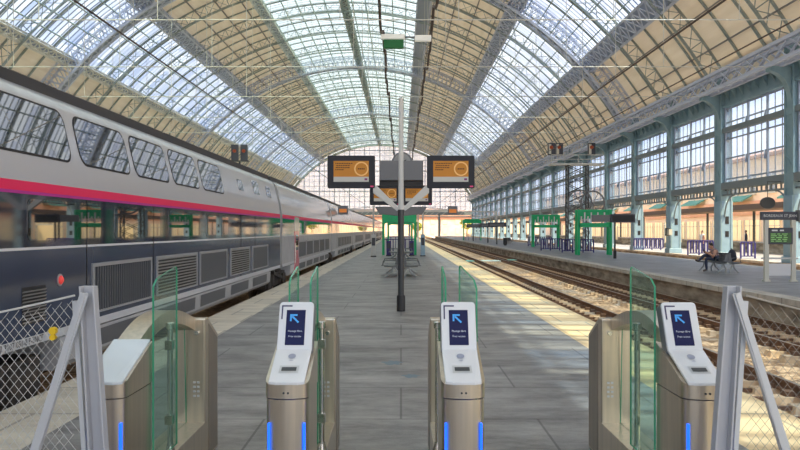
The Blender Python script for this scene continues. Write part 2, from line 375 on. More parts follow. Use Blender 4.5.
def band(name, t0, t1, m, label, off=0.0):
    b = MB(); n = max(6, int(abs(t1-t0)/0.03))
    ys = [YA, YB]
    for i in range(n):
        a, c = t0 + (t1-t0)*i/n, t0 + (t1-t0)*(i+1)/n
        r = R + off
        b.add([arc(a, r, YA), arc(c, r, YA), arc(c, r, YB), arc(a, r, YB)], [(0, 1, 2, 3)])
    o = b.build(name, m, smooth=True); struct(o, label, 'ceiling'); return o
band('ceiling', -TE, -TCC, 'wood', 'tan boarded lower roof slope above the train, below the outer skylight')
band('ceiling_glazing', -TCC, -TB, 'glassroof', 'blue glazed roof skylight strip high over the train')
band('ceiling', -TB, -TA, 'wood', 'tan boarded roof strip between the train side skylight and the ridge skylight')
band('ceiling_glazing', -TA, TA, 'glassmid', 'widest pale glazed skylight running along the roof ridge')
band('ceiling', TA, TB, 'wood', 'tan boarded roof strip between the ridge skylight and the track side skylight')
band('ceiling_glazing', TB, TCC, 'glassroof', 'glazed roof skylight strip high over the empty tracks')
band('ceiling', TCC, TE, 'wood', 'tan boarded lower roof slope above the tall windows')

# lattice arches, one per column line
def arch_mesh(deep=1.05, panel=0.036, w=0.10, mats=('truss',)):
    b = MB(); n = int(2*TE/panel); r0, r1 = R - .12, R - .12 - deep
    for i in range(n):
        a, c = -TE + 2*TE*i/n, -TE + 2*TE*(i+1)/n
        b.bar(arc(a, r0), arc(c, r0), w*1.5, w, (0, 1, 0), False)
        b.bar(arc(a, r1), arc(c, r1), w*1.7, w*1.1, (0, 1, 0), False)
        b.bar(arc(a, r0), arc(c, r1), w*.42, w*.42, (0, 1, 0), False)
        b.bar(arc(a, r1), arc(c, r0), w*.42, w*.42, (0, 1, 0), False)
        if i % 2 == 0: b.bar(arc(a, r0), arc(a, r1), w*.7, w*.7, (0, 1, 0), False)
    return b
first = None
MAJOR = [COLS[10], COLS[15], COLS[20], COLS[25]]
na = 0
for i, y in enumerate(COLS):
    if y in MAJOR: continue
    if first is None: o = first = arch_mesh().build('roof_arch', 'truss', flip=False)
    else: o = first.copy(); COL.objects.link(o)
    o.location.y = y; struct(o, f'{ORD[na]} slim grey-green lattice roof arch counted from the near end', 'roof arch', 'lattice roof arches'); na += 1
first = None
for i, y in enumerate(MAJOR):
    if first is None:
        b = MB(); n = 46; r0, r1 = R - .1, R - 1.7
        for k in range(n):
            a, c = -TE + 2*TE*k/n, -TE + 2*TE*(k+1)/n
            for s in (-.55, .55):
                S = Vector((0, s, 0))
                b.bar(arc(a, r0)+S, arc(c, r0)+S, .16, .16, (0, 1, 0), False); b.bar(arc(a, r1)+S, arc(c, r1)+S, .2, .2, (0, 1, 0), False)
                for q in range(2):
                    d, e = a + (c-a)*q/2, a + (c-a)*(q+1)/2
                    b.bar(arc(d, r0)+S, arc(e, r1)+S, .07, .07, (0, 1, 0), False); b.bar(arc(d, r1)+S, arc(e, r0)+S, .07, .07, (0, 1, 0), False)
            S = Vector((0, .55, 0))
            b.bar(arc(a, r1)-S, arc(c, r1)+S, .1, .06, (0, 0, 1), False); b.bar(arc(a, r1)+S, arc(c, r1)-S, .1, .06, (0, 0, 1), False)
            b.bar(arc(a, r1)-S, arc(a, r1)+S, .16, .08, (0, 0, 1), False)
            T = Vector((0, .42, 0)); b.mi = 1; b.add([arc(a, r1+.06)-T, arc(c, r1+.06)-T, arc(c, r1+.06)+T, arc(a, r1+.06)+T], [(0, 1, 2, 3)]); b.mi = 0
        o = first = b.build('roof_arch', ['girder', 'girderplate'], flip=False)
    else: o = first.copy(); COL.objects.link(o)
    o.location.y = y; struct(o, f'{ORD[i]} heavy grey box-lattice roof arch counted from the near end', 'roof arch', 'heavy box roof arches')
# minor ribs
first = None; na = 0
for y in COLS[:-1]:
    for q in (1/3, 2/3):
        if first is None:
            b = MB(); n = 60
            for k in range(n):
                a, c = -TE + 2*TE*k/n, -TE + 2*TE*(k+1)/n
                b.bar(arc(a, R-.12), arc(c, R-.12), .09, .24, (0, 1, 0), False)
            o = first = b.build('roof_rib', 'truss', flip=False)
        else: o = first.copy(); COL.objects.link(o)
        o.location.y = y + BAY*q; struct(o, 'thin dark roof rib between two lattice arches', 'roof rib', 'thin roof ribs'); na += 1
# purlins along the hall
k = 0
t = -TE + .03
while t < TE:
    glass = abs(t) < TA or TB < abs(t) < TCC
    if all(abs(abs(t)-g) > .024 for g in (0, TA, TB, TCC)):
        p = arc(t, R-.2)
        b = MB(); b.box(-.05, .05, YA, YB, -.09, .09)
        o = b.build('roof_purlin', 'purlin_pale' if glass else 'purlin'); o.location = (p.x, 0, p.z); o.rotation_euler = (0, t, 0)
        struct(o, 'thin roof purlin running the length of the hall', 'purlin', 'long roof purlins')
    t += .048 if glass else .07

# longitudinal box girders
def girder(t, w, d, m, label, plate=False, panel=1.5, plate_m='girderplate', r=R-.15):
    b = MB(); ey = Vector((math.cos(t), 0, -math.sin(t))); en = Vector((-math.sin(t), 0, -math.cos(t)))
    c = arc(t, r)
    def P(u, v, y): q = c + ey*u + en*v; return Vector((q.x, y, q.z))
    up = -en
    for u in (-w/2, w/2):
        for v in (0, d): b.bar(P(u, v, YA), P(u, v, YB), .16, .16, up, False)
    n = int((YB-YA)/panel)
    for i in range(n):
        y0, y1 = YA + (YB-YA)*i/n, YA + (YB-YA)*(i+1)/n
        if not plate:
            b.bar(P(-w/2, d, y0), P(w/2, d, y1), .11, .05, up, False); b.bar(P(w/2, d, y0), P(-w/2, d, y1), .11, .05, up, False)
            b.bar(P(-w/2, d, y0), P(w/2, d, y0), .13, .05, up, False)
        for u in (-w/2, w/2):
            b.bar(P(u, 0, y0), P(u, d, y1), .09, .05, ey, False); b.bar(P(u, d, y0), P(u, 0, y1), .09, .05, ey, False)
    b.mi = 1
    if plate:
        b.add([P(-w/2, d, YA), P(w/2, d, YA), P(w/2, d, YB), P(-w/2, d, YB)], [(0, 1, 2, 3)])
    b.add([P(-w/2, .05, YA), P(w/2, .05, YA), P(w/2, .05, YB), P(-w/2, .05, YB)], [(0, 1, 2, 3)])
    o = b.build('roof_girder', [m, plate_m], flip=False); struct(o, label, 'roof girder'); return o
girder(-TCC, .75, .8, 'tie', 'pale lattice girder along the lower edge of the train side skylight')
girder(-TB, 1.3, 1.0, 'girder', 'grey lattice girder along the upper edge of the train side skylight')
girder(-TA, .9, .8, 'mint', 'pale lattice girder along the train side edge of the ridge skylight')
girder(TA, 1.4, .8, 'girder', 'flat grey plated girder along the track side edge of the ridge skylight', True)
girder(TB, 1.3, 1.0, 'girder', 'grey lattice girder along the upper edge of the track side skylight')
girder(TCC, 1.4, 1.0, 'girder', 'grey lattice girder along the lower edge of the track side skylight')
girder(0, .8, .7, 'trussmint', 'white lattice ridge girder under the top of the roof', plate_m='black')
# eave truss, right (and left)
for sx, lab in ((1, 'lavender-grey lattice eaves truss above the tall windows'), (-1, 'lavender-grey lattice eaves truss behind the train')):
    b = MB(); x = XC + sx*26.75
    for z in (10.75, 11.75):
        for u in (-.35, .35): b.bar((x+u, YA, z), (x+u, YB, z), .22, .2, caps=False)
    n = 150
    for i in range(n):
        y0, y1 = YA + (YB-YA)*i/n, YA + (YB-YA)*(i+1)/n
        for u in (-.35, .35):
            b.bar((x+u, y0, 10.75), (x+u, y1, 11.75), .08, .05, (1, 0, 0), False); b.bar((x+u, y1, 10.75), (x+u, y0, 11.75), .08, .05, (1, 0, 0), False)
        b.bar((x-.35, y0, 10.75), (x+.35, y1, 10.75), .08, .05, caps=False); b.bar((x+.35, y0, 10.75), (x-.35, y1, 10.75), .08, .05, caps=False)
    struct(b.build('eaves_truss', 'eaves', flip=False), lab, 'eaves truss')
# tie rods with hangers
TZ = 10.7
nt = 0
for y in COLS:
    if y < 20: continue
    b = MB(); b.tube([(XC-HWE+.6, y, TZ), (XC+HWE-.6, y, TZ)], .024, 5)
    o = b.build('tie_rod', 'tie', flip=False)
    struct(o, f'{ORD[nt]} white tie rod spanning the hall counted from the near end, with thin hangers', 'tie rod', 'white roof tie rods')
    for hx in (-20.5, -15.2, -9.2, -4, 4, 9.2, 16.0, 21.5):
        t = th(abs(hx)) * (1 if hx > 0 else -1); top = arc(t, R-1.1)
        MB().tube([(top.x, y, TZ), (top.x, y, top.z)], .018, 4).build('hanger', 'tie', o, flip=False)
    nt += 1

# ------------------------------------------------------------------ right wall: columns, windows, spandrels
XW = 21.5
col0 = None
VIS = [y for y in COLS if y > 12]
for i, y in enumerate(VIS):
    lab = f'{ORD[i]} blue-grey riveted iron wall column counted from the near end'
    if col0 is None:
        c = col0 = thing('wall_column', lab, 'column', (XW, y, 0), 0, 'iron wall columns', 'structure')
        b = MB(); b.box(-.28, .34, -.40, .40, 0, 12.4)
        for s in (-1, 1): b.box(-.36, -.28, s*.42-.07, s*.42+.07, 0, 12.4); b.box(.3, .4, s*.42-.07, s*.42+.07, 0, 12.4)
        b.box(-.33, -.29, -.42, .42, 4.1, 4.9); b.box(-.33, -.29, -.42, .42, 8.1, 8.5)
        for z in (1.0, 3.2, 5.5, 6.8, 9.2, 10.4):
            b.bar((-.30, -.34, z-.45), (-.30, .34, z+.45), .1, .05, (1, 0, 0))
            b.bar((-.1, -.36, z-.3), (.25, -.36, z+.5), .09, .03, (0, 1, 0))
        b.build('shaft', 'column', c)
        b = MB(); b.box(-.5, .5, -.52, .52, 0, .35); b.box(-.42, .45, -.46, .46, .35, 3.7); b.build('base', 'columnbase', c, bevel=.03)
        b = MB()
        for z in (1.35, 4.4, 6.2, 7.6, 9.6): b.box(-.06, .18, -.475, -.35, z, z+.38)
        for z in (2.2,): b.box(-.06, .18, -.475, -.35, z, z+.5)
        b.build('inset_panel', 'black', c)
        prof = [(-.3, 8.7)] + [(-.3 - 1.2*(1-math.cos(a)), 8.7 + 1.75*math.sin(a)) for a in [PI/2*q/8 for q in range(1, 9)]] + [(-1.5, 10.7), (-.3, 10.7)]
        b = MB(); b.prism(prof, 'y', -.22, .22); b.build('bracket', 'column', c)
    else:
        c = copy_tree(col0); c.location = (XW, y, 0); c['label'] = lab
win0 = None
n_w = 0
for i, y in enumerate(VIS[:-1]):
    a, bb = .5, BAY - .5
    lab = f'{ORD[i]} tall gridded window bay of the side wall counted from the near end'
    if win0 is None:
        w = win0 = thing('window_1', lab, 'window', (XW, y, 0), 0, 'tall side windows', 'structure')
        b = MB(); L = bb - a
        b.mi = 0
        for q in range(11):
            yy = a + L*q/10; hw = .09 if q in (0, 3, 6, 10) else .045
            b.box(-.03 if hw < .08 else -.10, .0, yy-hw*.8, yy+hw*.8, 4.9, 9.9)
        for z in (5.15, 6.5, 7.75, 8.85, 9.75): b.box(-.03, .0, a, bb, z-.05, z+.05)
        for q in (3, 6):
            yy = a + L*q/10
            for z in (6.5, 8.85): b.bar((-.2, yy, z-.5), (-.05, yy+.35, z), .12, .05)
        b.build('window_frame', 'mullion', w)
        b = MB(); b.box(.0, .015, a, bb, 4.95, 9.85); b.build('pane', 'pane', w)
        b = MB(); b.box(-.28, .2, a-.1, bb+.1, 8.2, 8.5); b.build('transom', 'beamgrey', w)
        b = MB(); b.box(-.35, .3, a-.1, bb+.1, 4.45, 4.9); b.box(-.2, .1, a-.1, bb+.1, 4.05, 4.15)
        for q in range(14): yy = a + L*(q+.5)/14; b.box(-.1, 0, yy-.03, yy+.03, 4.15, 4.45)
        for s, yy in ((1, a), (-1, bb)):
            pr = [(yy, 4.05)] + [(yy + s*1.4*(1-math.cos(t)), 4.05-1.4+1.4*math.sin(t)) for t in [PI/2*k/6 for k in range(7)]][::-1] + [(yy, 2.65)]
            pts = [(-.1, yy + s*1.4*(1-math.cos(t)), 4.05-1.4*(1-math.sin(t))) for t in [PI/2*k/8 for k in range(9)]]
            b.tube(pts, .05, 6)
        b.build('lower_beam', 'beamgrey', w)
        b = MB(); b.box(-.05, .15, a-.1, bb+.1, 9.9, 11.0); b.box(-.2, .2, a-.1, bb+.1, 10.9, 11.15); b.box(-.25, .2, a-.1, bb+.1, 9.85, 10.0)
        for q in range(8):
            yy = a + L*(q+.5)/8; b.prism([(-.05, 10.9), (-.45, 10.9), (-.05, 10.25)], 'y', yy-.07, yy+.07)
        b.build('frieze', 'column', w)
        b = MB(); b.box(.05, .15, a-.1, bb+.1, 11.1, 13.3); b.build('infill', 'wood', w)
    else:
        w = copy_tree(win0); w.location = (XW, y, 0); w['label'] = lab; w.name = f'window_{i+1}'

# left wall (behind the train)
b = MB(); b.box(XC-HWE-.9, XC-HWE-.5, YA, YB, -.9, 13.4)
for y in COLS: b.box(XC-HWE-.5, XC-HWE-.1, y-.4, y+.4, -.9, 13.0)
struct(b.build('wall_left', 'concrete'), 'pale side wall of the hall behind the train', 'wall')

# far gable
YG = YB
g = thing('window_30', 'big arched gridded gable window closing the far end of the hall', 'window', (0, YG, 0), 0, None, 'structure')
ZG = 7.3
b = MB()
xs = [XC - 27.5 + 55*k/36 for k in range(37)]
for k, x in enumerate(xs):
    zt = math.sqrt(max(0, (R-.2)**2 - (x-XC)**2)) + ZC
    hw = .13 if k % 3 == 0 else .05
    b.box(x-hw, x+hw, -.08, .08, ZG, zt)
z = ZG; k = 0
while z < 28:
    hx = math.sqrt(max(0, (R-.2)**2 - (z-ZC)**2)); hx = min(hx, 27.5); h = .12 if k % 4 == 0 else .05
    b.box(XC-hx, XC+hx, -.08, .08, z-h, z+h); z += 1.55; k += 1
b.build('window_frame', 'mullion', g)
b = MB(); pl = [(XC-27.5, ZG)] + [(arc(-th(27.5)+2*th(27.5)*q/40, R-.2).x, arc(-th(27.5)+2*th(27.5)*q/40, R-.2).z) for q in range(41)] + [(XC+27.5, ZG)]
b.prism(pl, 'y', .1, .12); b.build('pane', 'gablepane', g)
b = MB(); b.box(XC-28, XC+28, -.5, .3, 6.3, 7.3); b.build('lower_beam', 'beamgrey', g)
b = MB()
for k in range(50):
    a, c = -TE + 2*TE*k/50, -TE + 2*TE*(k+1)/50
    b.bar(arc(a, R-.6, -.3), arc(c, R-.6, -.3), .6, 1.2, (0, 1, 0), False)
b.build('arch_rim', 'trussmint', g, flip=False)
b = MB()
for x in (XC-18, XC-9, XC+9, XC+18): b.box(x-.3, x+.3, -.4, .2, -.9, 6.3)
b.build('gable_post', 'beamgrey', g)

# ------------------------------------------------------------------ ground, platforms, tracks
b = MB(); b.box(-120, 160, -40, 420, -1.2, -.95); struct(b.build('ground', 'ground'), 'bare earth ground around the station', 'ground')
XL, XR = -3.97, 3.8
PY0, PY1 = -14, 221
b = MB(); b.box(XL+.85, XR-.95, PY0, PY1, -.95, 0); struct(b.build('floor', 'asphalt'), 'dark asphalt deck of the middle platform', 'platform')
b = MB(); b.box(XL, XL+.848, PY0, PY1, -.18, 0); b.box(XL+.12, XL+.848, PY0, PY1, -.95, -.18); struct(b.build('floor_edge', 'pale_edge'), 'pale paved edge strip of the platform beside the train', 'platform edge')
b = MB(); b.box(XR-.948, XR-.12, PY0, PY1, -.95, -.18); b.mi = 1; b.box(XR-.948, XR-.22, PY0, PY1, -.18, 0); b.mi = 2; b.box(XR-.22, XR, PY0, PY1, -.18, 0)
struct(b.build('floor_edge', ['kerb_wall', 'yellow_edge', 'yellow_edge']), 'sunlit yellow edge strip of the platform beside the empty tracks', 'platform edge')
X2, X3 = 10.1, 18.0
b = MB(); b.box(X2+.55, X3-.5, PY0, PY1, -.95, 0); struct(b.build('floor_platform', 'asphalt2'), 'grey deck of the far platform with the bench', 'platform')
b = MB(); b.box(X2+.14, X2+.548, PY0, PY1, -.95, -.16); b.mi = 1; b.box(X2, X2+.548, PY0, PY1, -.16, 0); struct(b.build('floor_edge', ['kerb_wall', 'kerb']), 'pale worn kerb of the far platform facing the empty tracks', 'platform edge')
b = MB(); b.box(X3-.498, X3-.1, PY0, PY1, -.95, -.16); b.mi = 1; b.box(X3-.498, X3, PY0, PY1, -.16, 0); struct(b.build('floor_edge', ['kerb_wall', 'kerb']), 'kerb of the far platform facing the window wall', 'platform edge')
b = MB(); b.box(21.1, 27, PY0, PY1, -.95, 0); b.mi = 1; b.box(21.0, 21.098, PY0, PY1, -.95, -.14); b.mi = 2; b.box(20.92, 21.098, PY0, PY1, -.14, 0); struct(b.build('floor_walkway', ['asphalt2', 'kerb_wall', 'kerb']), 'concrete walkway under the column wall', 'walkway')
# tracks
def rail_prof(x): return [(x-.07, -.72), (x+.07, -.72), (x+.07, -.70), (x+.015, -.685), (x+.012, -.60), (x+.036, -.585), (x+.036, -.55), (x-.036, -.55), (x-.036, -.585), (x-.012, -.60), (x-.015, -.685), (x-.07, -.70)]
def sleeper_mesh(b, y, x=0):
    for s in (-1, 1):
        c = x + s*.74
        b.mi = 0
        b.add([(c-.42, y-.15, -.86), (c+.42, y-.15, -.86), (c+.42, y+.15, -.86), (c-.42, y+.15, -.86), (c-.38, y-.12, -.725), (c+.38, y-.12, -.725), (c+.38, y+.12, -.725), (c-.38, y+.12, -.725)],
              [(4,5,6,7),(0,1,5,4),(1,2,6,5),(2,3,7,6),(3,0,4,7)])
        b.mi = 1
        for d in (-.13, .13): b.box(c+d-.07, c+d+.07, y-.085, y+.085, -.725, -.645)
    b.mi = 1; b.box(x-.35, x+.35, y-.03, y+.03, -.80, -.74)
slp = None
def track(x, label, n_single, y0, y1, bed=True):
    global slp
    t = thing('railway_track', label, 'track', (x, 0, 0), 0, None, 'structure')
    for s in (-1, 1):
        b = MB(); b.prism(rail_prof(s*.7535), 'y', y0, y1); b.mi = 1
        b.box(s*.7535-.03, s*.7535+.03, y0, y1, -.552, -.548); b.build('rail', ['rail', 'railtop'], t)
    if n_single:
        y = max(y0, 8.2); k = 0; rest = MB()
        while y < y1:
            if k < n_single:
                if slp is None:
                    b = MB(); sleeper_mesh(b, 0); s = slp = b.build('sleeper', ['sleeper', 'clip'], t)
                else: s = slp.copy(); COL.objects.link(s); s.parent = t
                s.location = (0, y, 0)
            else: sleeper_mesh(rest, y)
            y += .6; k += 1
        o = rest.build('sleeper_run', ['sleeper', 'clip'], t); o['kind'] = 'stuff'
    return t
track(5.28, 'rusty railway track nearest the yellow platform edge', 100, -10, 330)
track(8.82, 'rusty railway track beside the far platform kerb', 100, -10, 330)
track(-5.62, 'railway track under the train', 0, -30, 330)
track(19.5, 'railway track in the pit before the column wall', 0, -10, 330)
# ballast beds with lumpy surface
def ballast(x0, x1, y0, y1, z, label, res=.16, amp=.03):
    b = MB(); rnd = random.Random(int(x0*10))
    nx = max(2, int((x1-x0)/res)); ys = []
    y = y0
    while y < y1: ys.append(y); y += res if y < 34 else (res*3 if y < 80 else 4)
    vs = []; fs = []
    for y in ys:
        for i in range(nx+1): vs.append((x0 + (x1-x0)*i/nx, y + rnd.uniform(-.04, .04), z + rnd.uniform(-amp, amp)))
    for j in range(len(ys)-1):
        for i in range(nx):
            a = j*(nx+1)+i; fs.append((a, a+1, a+nx+2, a+nx+1))
    b.add(vs, fs); o = b.build('ballast', 'ballast', flip=False); tag(o, label, 'ballast', None, 'stuff')
ballast(XR-.1, X2+.12, 6, 221, -.835, 'sunlit brown stone ballast between the middle platform and the far platform')
b = MB(); b.box(XL-3.4, XL+.1, -30, 280, -.94, -.80)
tag(b.build('ballast', 'ballast'), 'brown stone ballast under the train', 'ballast', None, 'stuff')
b = MB(); b.box(X3-.08, 20.98, -10, 280, -.94, -.80)
tag(b.build('ballast', 'ballast'), 'brown stone ballast in the track pit before the column wall', 'ballast', None, 'stuff')
# sheets on the track
for (x, y, w, l, m, lab) in ((5.05, 55, .75, 1.6, 'teal', 'teal sheet lying across the first track nearest the yellow edge'),
                        (6.75, 55.5, 1.35, 1.8, 'tealwhite', 'largest whitish sheet lying between the two empty tracks'),
                        (8.6, 57, .6, 1.3, 'teal', 'small teal sheet lying on the track beside the far platform')):
    b = MB(); n = 6
    vs = [(-w/2 + w*i/n, -l/2 + l*j/n, .03*math.sin(3*i+2*j)) for j in range(n+1) for i in range(n+1)]
    b.add(vs, [(j*(n+1)+i, j*(n+1)+i+1, (j+1)*(n+1)+i+1, (j+1)*(n+1)+i) for j in range(n) for i in range(n)])
    o = b.build('ground_sheet', m, loc=(x, y, -.5)); tag(o, lab, 'sheet')
    sm = o.modifiers.new('s', 'SOLIDIFY'); sm.thickness = .03
# blue paint scuffs on the asphalt
for (x, y, w, l, lab) in ((-.12, 9.95, .26, .3, 'faint pale blue paint scuff on the asphalt before the dark sign pole'), (.12, 9.05, .2, .22, 'fainter small blue paint scuff nearer the gates')):
    b = MB(); pts = [(w/2*math.cos(a)*(1+.3*math.sin(5*a)), l/2*math.sin(a)*(1+.25*math.cos(7*a)), .003) for a in [2*PI*k/24 for k in range(24)]]
    b.add(pts, [tuple(range(24))]); o = b.build('paint_mark', 'bluepaint', loc=(x, y, 0)); tag(o, lab, 'paint mark')

# ------------------------------------------------------------------ ticket gates
def side_glass(b, x, poly, t=.006):
    """glass sheet in the yz plane with a green edge"""
    n = len(poly); vs = [(x-t, u, v) for u, v in poly] + [(x+t, u, v) for u, v in poly]
    b.mi = 0; b.add(vs, [tuple(range(n)), tuple(range(n, 2*n))])
    b.mi = 1
    b.add(vs, [(i, (i+1) % n, n+(i+1) % n, n+i) for i in range(n)])
def make_gate(label, loc, sides, head, flap):
    g = thing('ticket_gate', label, 'ticket gate', loc, 0, 'ticket gates')
    W = .118
    # pedestal: rounded front, sloping top
    def plan(w, y0, y1, bul=.05, n=10):
        pts = [(w, y1)] if y1 else []
        pts = [(w, y1), (w, y0+.075)]
        for k in range(1, n): 
            a = PI/2*k/n; pts.append((w - .045*(1-math.cos(a)) if False else w*(1-0) - .05*(1-math.cos(a)), y0 + .075 - .06*math.sin(a)))
        pts.append((.03, y0)); pts.append((-.03, y0))
        for k in range(n-1, 0, -1):
            a = PI/2*k/n; pts.append((-w + .05*(1-math.cos(a)), y0 + .075 - .06*math.sin(a)))
        pts += [(-w, y0+.075), (-w, y1)]
        return pts
    def ztop(y): 
        if y < .02: return .955
        return .955 + (y-.02)*(1.085-.955)/.28 if y < .30 else 1.085 + (y-.30)*(.035/.14)
    P = plan(W, 0, .46); n = len(P)
    b = MB(); b.add([(x, y, 0) for x, y in P] + [(x, y, .865) for x, y in P], [tuple(range(n))[::-1]] + [(i, (i+1) % n, n+(i+1) % n, n+i) for i in range(n)])
    b.build('pedestal', 'steel', g, smooth=True)
    P2 = plan(W+.004, -.006, .46)
    b = MB(); b.add([(x, y, .872) for x, y in P2] + [(x, y, ztop(y)-.006) for x, y in P2], [tuple(range(n))[::-1], tuple(range(n, 2*n))] + [(i, (i+1) % n, n+(i+1) % n, n+i) for i in range(n)])
    # keyhole
    o = b.build('collar', 'steel', g, smooth=True)
    b = MB()
    for dx in (-.012, .012): b.lathe([(.006, 0), (.006, .012)], (dx, -.012, .905), 8, 'y')
    b.build('lock', 'slot', o)
    # white reader plate
    y1 = .30 if head else .455
    top = [(-.100, .012), (-.06, -.004), (0, -.008), (.06, -.004), (.100, .012), (.104, y1), (-.104, y1)]
    if not head: top = [(-.108, .012), (-.06, -.004), (0, -.008), (.06, -.004), (.108, .012), (.112, y1), (-.112, y1)]
    def zt2(y): return ztop(max(y, 0.0)) if y >= .02 else .955
    b = MB(); m = len(top); b.add([(x, y, zt2(y)-.008) for x, y in top] + [(x, y, zt2(y)+.010) for x, y in top], [tuple(range(m))[::-1], tuple(range(m, 2*m))] + [(i, (i+1) % m, m+(i+1) % m, m+i) for i in range(m)])
    pl = b.build('reader_plate', 'white' if head else 'plate', g, bevel=.004)
    if head:
        sl = (1.085-.955)/.28
        def on(x, y, dz=.0185): return (x, y, ztop(y)+dz)
        b = MB(); b.add([on(.022*math.cos(a), .225+.022*math.sin(a)) for a in [2*PI*k/20 for k in range(20)]], [tuple(range(20))])
        for k, r in enumerate((.008, .014)):
            b.add([on(r*math.cos(a), .19-r*.3*math.sin(a)-.004*k) for a in [PI*q/8 for q in range(9)]], [tuple(range(9))])
        b.build('contactless_icon', 'icon', pl)
        b = MB(); b.mi = 0
        b.add([on(-.055, .075), on(.055, .075), on(.055, .14), on(-.055, .14)], [(0,1,2,3)]); b.mi = 1
        b.add([on(-.042, .09, .0215), on(.042, .09, .0215), on(.042, .122, .0215), on(-.042, .122, .0215)], [(0,1,2,3)])
        b.build('ticket_slot', ['slotframe', 'slot'], pl)
        # display head, leaning back
        hd = bpy.data.objects.new('display_head', None); COL.objects.link(hd); hd.parent = g
        hd.location = (0, .30, 1.075); hd.rotation_euler = (-math.radians(24), 0, 0)
        b = MB(); b.prism(rrect(-.104, .104, 0, .315, .022), 'y', -.004, .05); b.build('casing', 'white', hd, bevel=.006)
        b = MB(); b.prism(rrect(-.107, .107, -.01, .318, .024), 'y', .012, .085); b.build('casing_back', 'greybox', hd, bevel=.004)
        b = MB(); b.box(-.057, .057, -.0065, 0, .045, .262); b.build('screen', 'screenblue', hd)
        # arrow pointing up and to the left
        b = MB(); zc, xc = .205, -.005
        def A(u, v): return (xc + u, -.0085, zc + v)
        b.add([A(-.030,.030), A(.014,.030), A(.014,.019), A(-.019,.019), A(-.019,-.014), A(-.030,-.014)], [(0,1,2,3,4,5)])
        b.add([A(-.020,.012), A(-.012,.020), A(.026,-.018), A(.018,-.026)], [(0,1,2,3)])
        b.build('arrow', 'arrow', hd, flip=False)
        for s, zz, sz in (('Passage libre', .130, .0165), ('Free access', .098, .0165)):
            text_mesh(s, sz, 'screentext', 'screen_text', hd, Matrix.Translation((0, -.0085, zz)) @ FACE_CAM)
        b = MB(); b.box(-.088, -.080, -.0065, 0, .205, .292); b.box(-.088, -.025, -.0065, 0, .284, .292); b.build('corner_mark', 'bracketmark', hd)
    # LED strips at the front corners
    for s in ((-1, 1) if len(sides) == 2 else sides):
        b = MB(); b.box(s*.098-.006, s*.098+.006, .004, .03, .25, .735); b.build('led_strip', 'led', g, bevel=.003)
    # plinth, rear block, arch
    b = MB(); b.prism([(.45, 0), (.45, .30), (1.70, .30), (1.70, 0)], 'x', -W, W); b.box(-W-.003, W+.003, .62, 1.55, .05, .058)
    b.build('plinth', 'steel', g, bevel=.01)
    b = MB(); b.prism([(1.69, 0), (1.69, 1.11), (1.78, 1.11), (2.09, .94), (2.09, 0)], 'x', -W, W); b.build('rear_block', 'steel', g, bevel=.012)
    b = MB(); b.prism([(1.785, .02), (1.785, 1.06), (2.06, .91), (2.06, .02)], 'x', -W-.004, W+.004); b.build('side_panel', 'steeldark', g)
    b = MB(); N = 18; outer = []; inner = []
    for k in range(N+1):
        s = k/N; y = .40 + 1.32*s; z = 1.085 + .145*math.sin(PI*s**.9) + .02*s
        outer.append((y, z)); inner.append((y, z-.095))
    aw = .04 if len(sides) == 2 else .07
    ax = 0 if len(sides) == 2 else -sides[0]*.03
    vs = [(ax-aw, y, z) for y, z in outer] + [(ax-aw, y, z) for y, z in inner] + [(ax+aw, y, z) for y, z in outer] + [(ax+aw, y, z) for y, z in inner]
    q = N+1; fs = []
    for k in range(N): fs += [(k, k+1, q+k+1, q+k), (2*q+k, 3*q+k, 3*q+k+1, 2*q+k+1), (k, 2*q+k, 2*q+k+1, k+1), (q+k, q+k+1, 3*q+k+1, 3*q+k)]
    b.add(vs, fs); b.build('arch_rail', 'steel', g, smooth=True)
    b = MB(); side_glass(b, ax, [(.46, .30)] + [(y, z) for y, z in inner if .46 <= y <= 1.69] + [(1.69, .30)], .004); b.build('fixed_glass', ['fixedglass', 'glassedge'], g, flip=False)
    for s in sides:
        po = MB(); x = s*.094; yp = .95 if len(sides) == 2 else .90; po.tube([(x, yp, .30), (x, yp, 1.17)], .019, 10); po.lathe([(.034, .30), (.034, .315), (.024, .35), (.024, .36)], (x, yp, 0), 12)
        po.lathe([(.02, 1.13), (.03, 1.135), (.03, 1.175), (.02, 1.18)], (x, yp, 0), 12)
        po.box(x-.01*s-.015, x+.01*s+.015, yp-.04, yp+.02, .5, .56); po.box(x-.01*s-.015, x+.01*s+.015, yp-.04, yp+.02, 1.0, 1.06)
        p = po.build('hinge_post', 'chrome', g, smooth=True)
        if len(sides) == 2:
            poly = [(.56, .36), (.56, 1.46), (.62, 1.50), (.93, 1.555), (.95, 1.53), (.95, .36)]; xg = s*.066
        else: poly = [(.45, .36), (.45, 1.455), (.52, 1.50), (.90, 1.555), (.92, 1.53), (.92, .36)]; xg = s*.131
        b = MB()
        if flap.get(s) == 'far':
            side_glass(b, 0, [(y-.95, z) for y, z in [(.45, .36), (.45, 1.44), (.52, 1.49), (.93, 1.56), (.95, 1.54), (.95, .36)]], .006)
            gf = b.build('glass_flap', ['doorglass', 'glassedge'], g, flip=False); gf.location = (.052, .95, 0); gf.rotation_euler = (0, 0, math.radians(7.5))
        else:
            side_glass(b, xg, poly, .006); b.build('glass_flap', ['doorglass', 'glassedge'], g, flip=False)
        b = MB(); b.lathe([(.016, -.02), (.016, .02)], (s*.06, 1.675, 1.0), 10, 'y'); b.build('hinge_knob', 'chrome', g)
        b = MB()
        for i in range(2):
            for j in range(4): b.box(s*(.035+.03*i)-.009, s*(.035+.03*i)+.009, 1.684, 1.69, .50+.035*j, .515+.035*j)
        b.build('sensor', 'whiteline', g)
    return g
GY = 4.04
make_gate('steel end gate with a blank sloping white top, beside the train side fence', (-1.645, GY, 0), (1,), False, {})
make_gate('double-sided steel gate with white screen head, nearer the train', (-.632, GY, 0), (-1, 1), True, {})
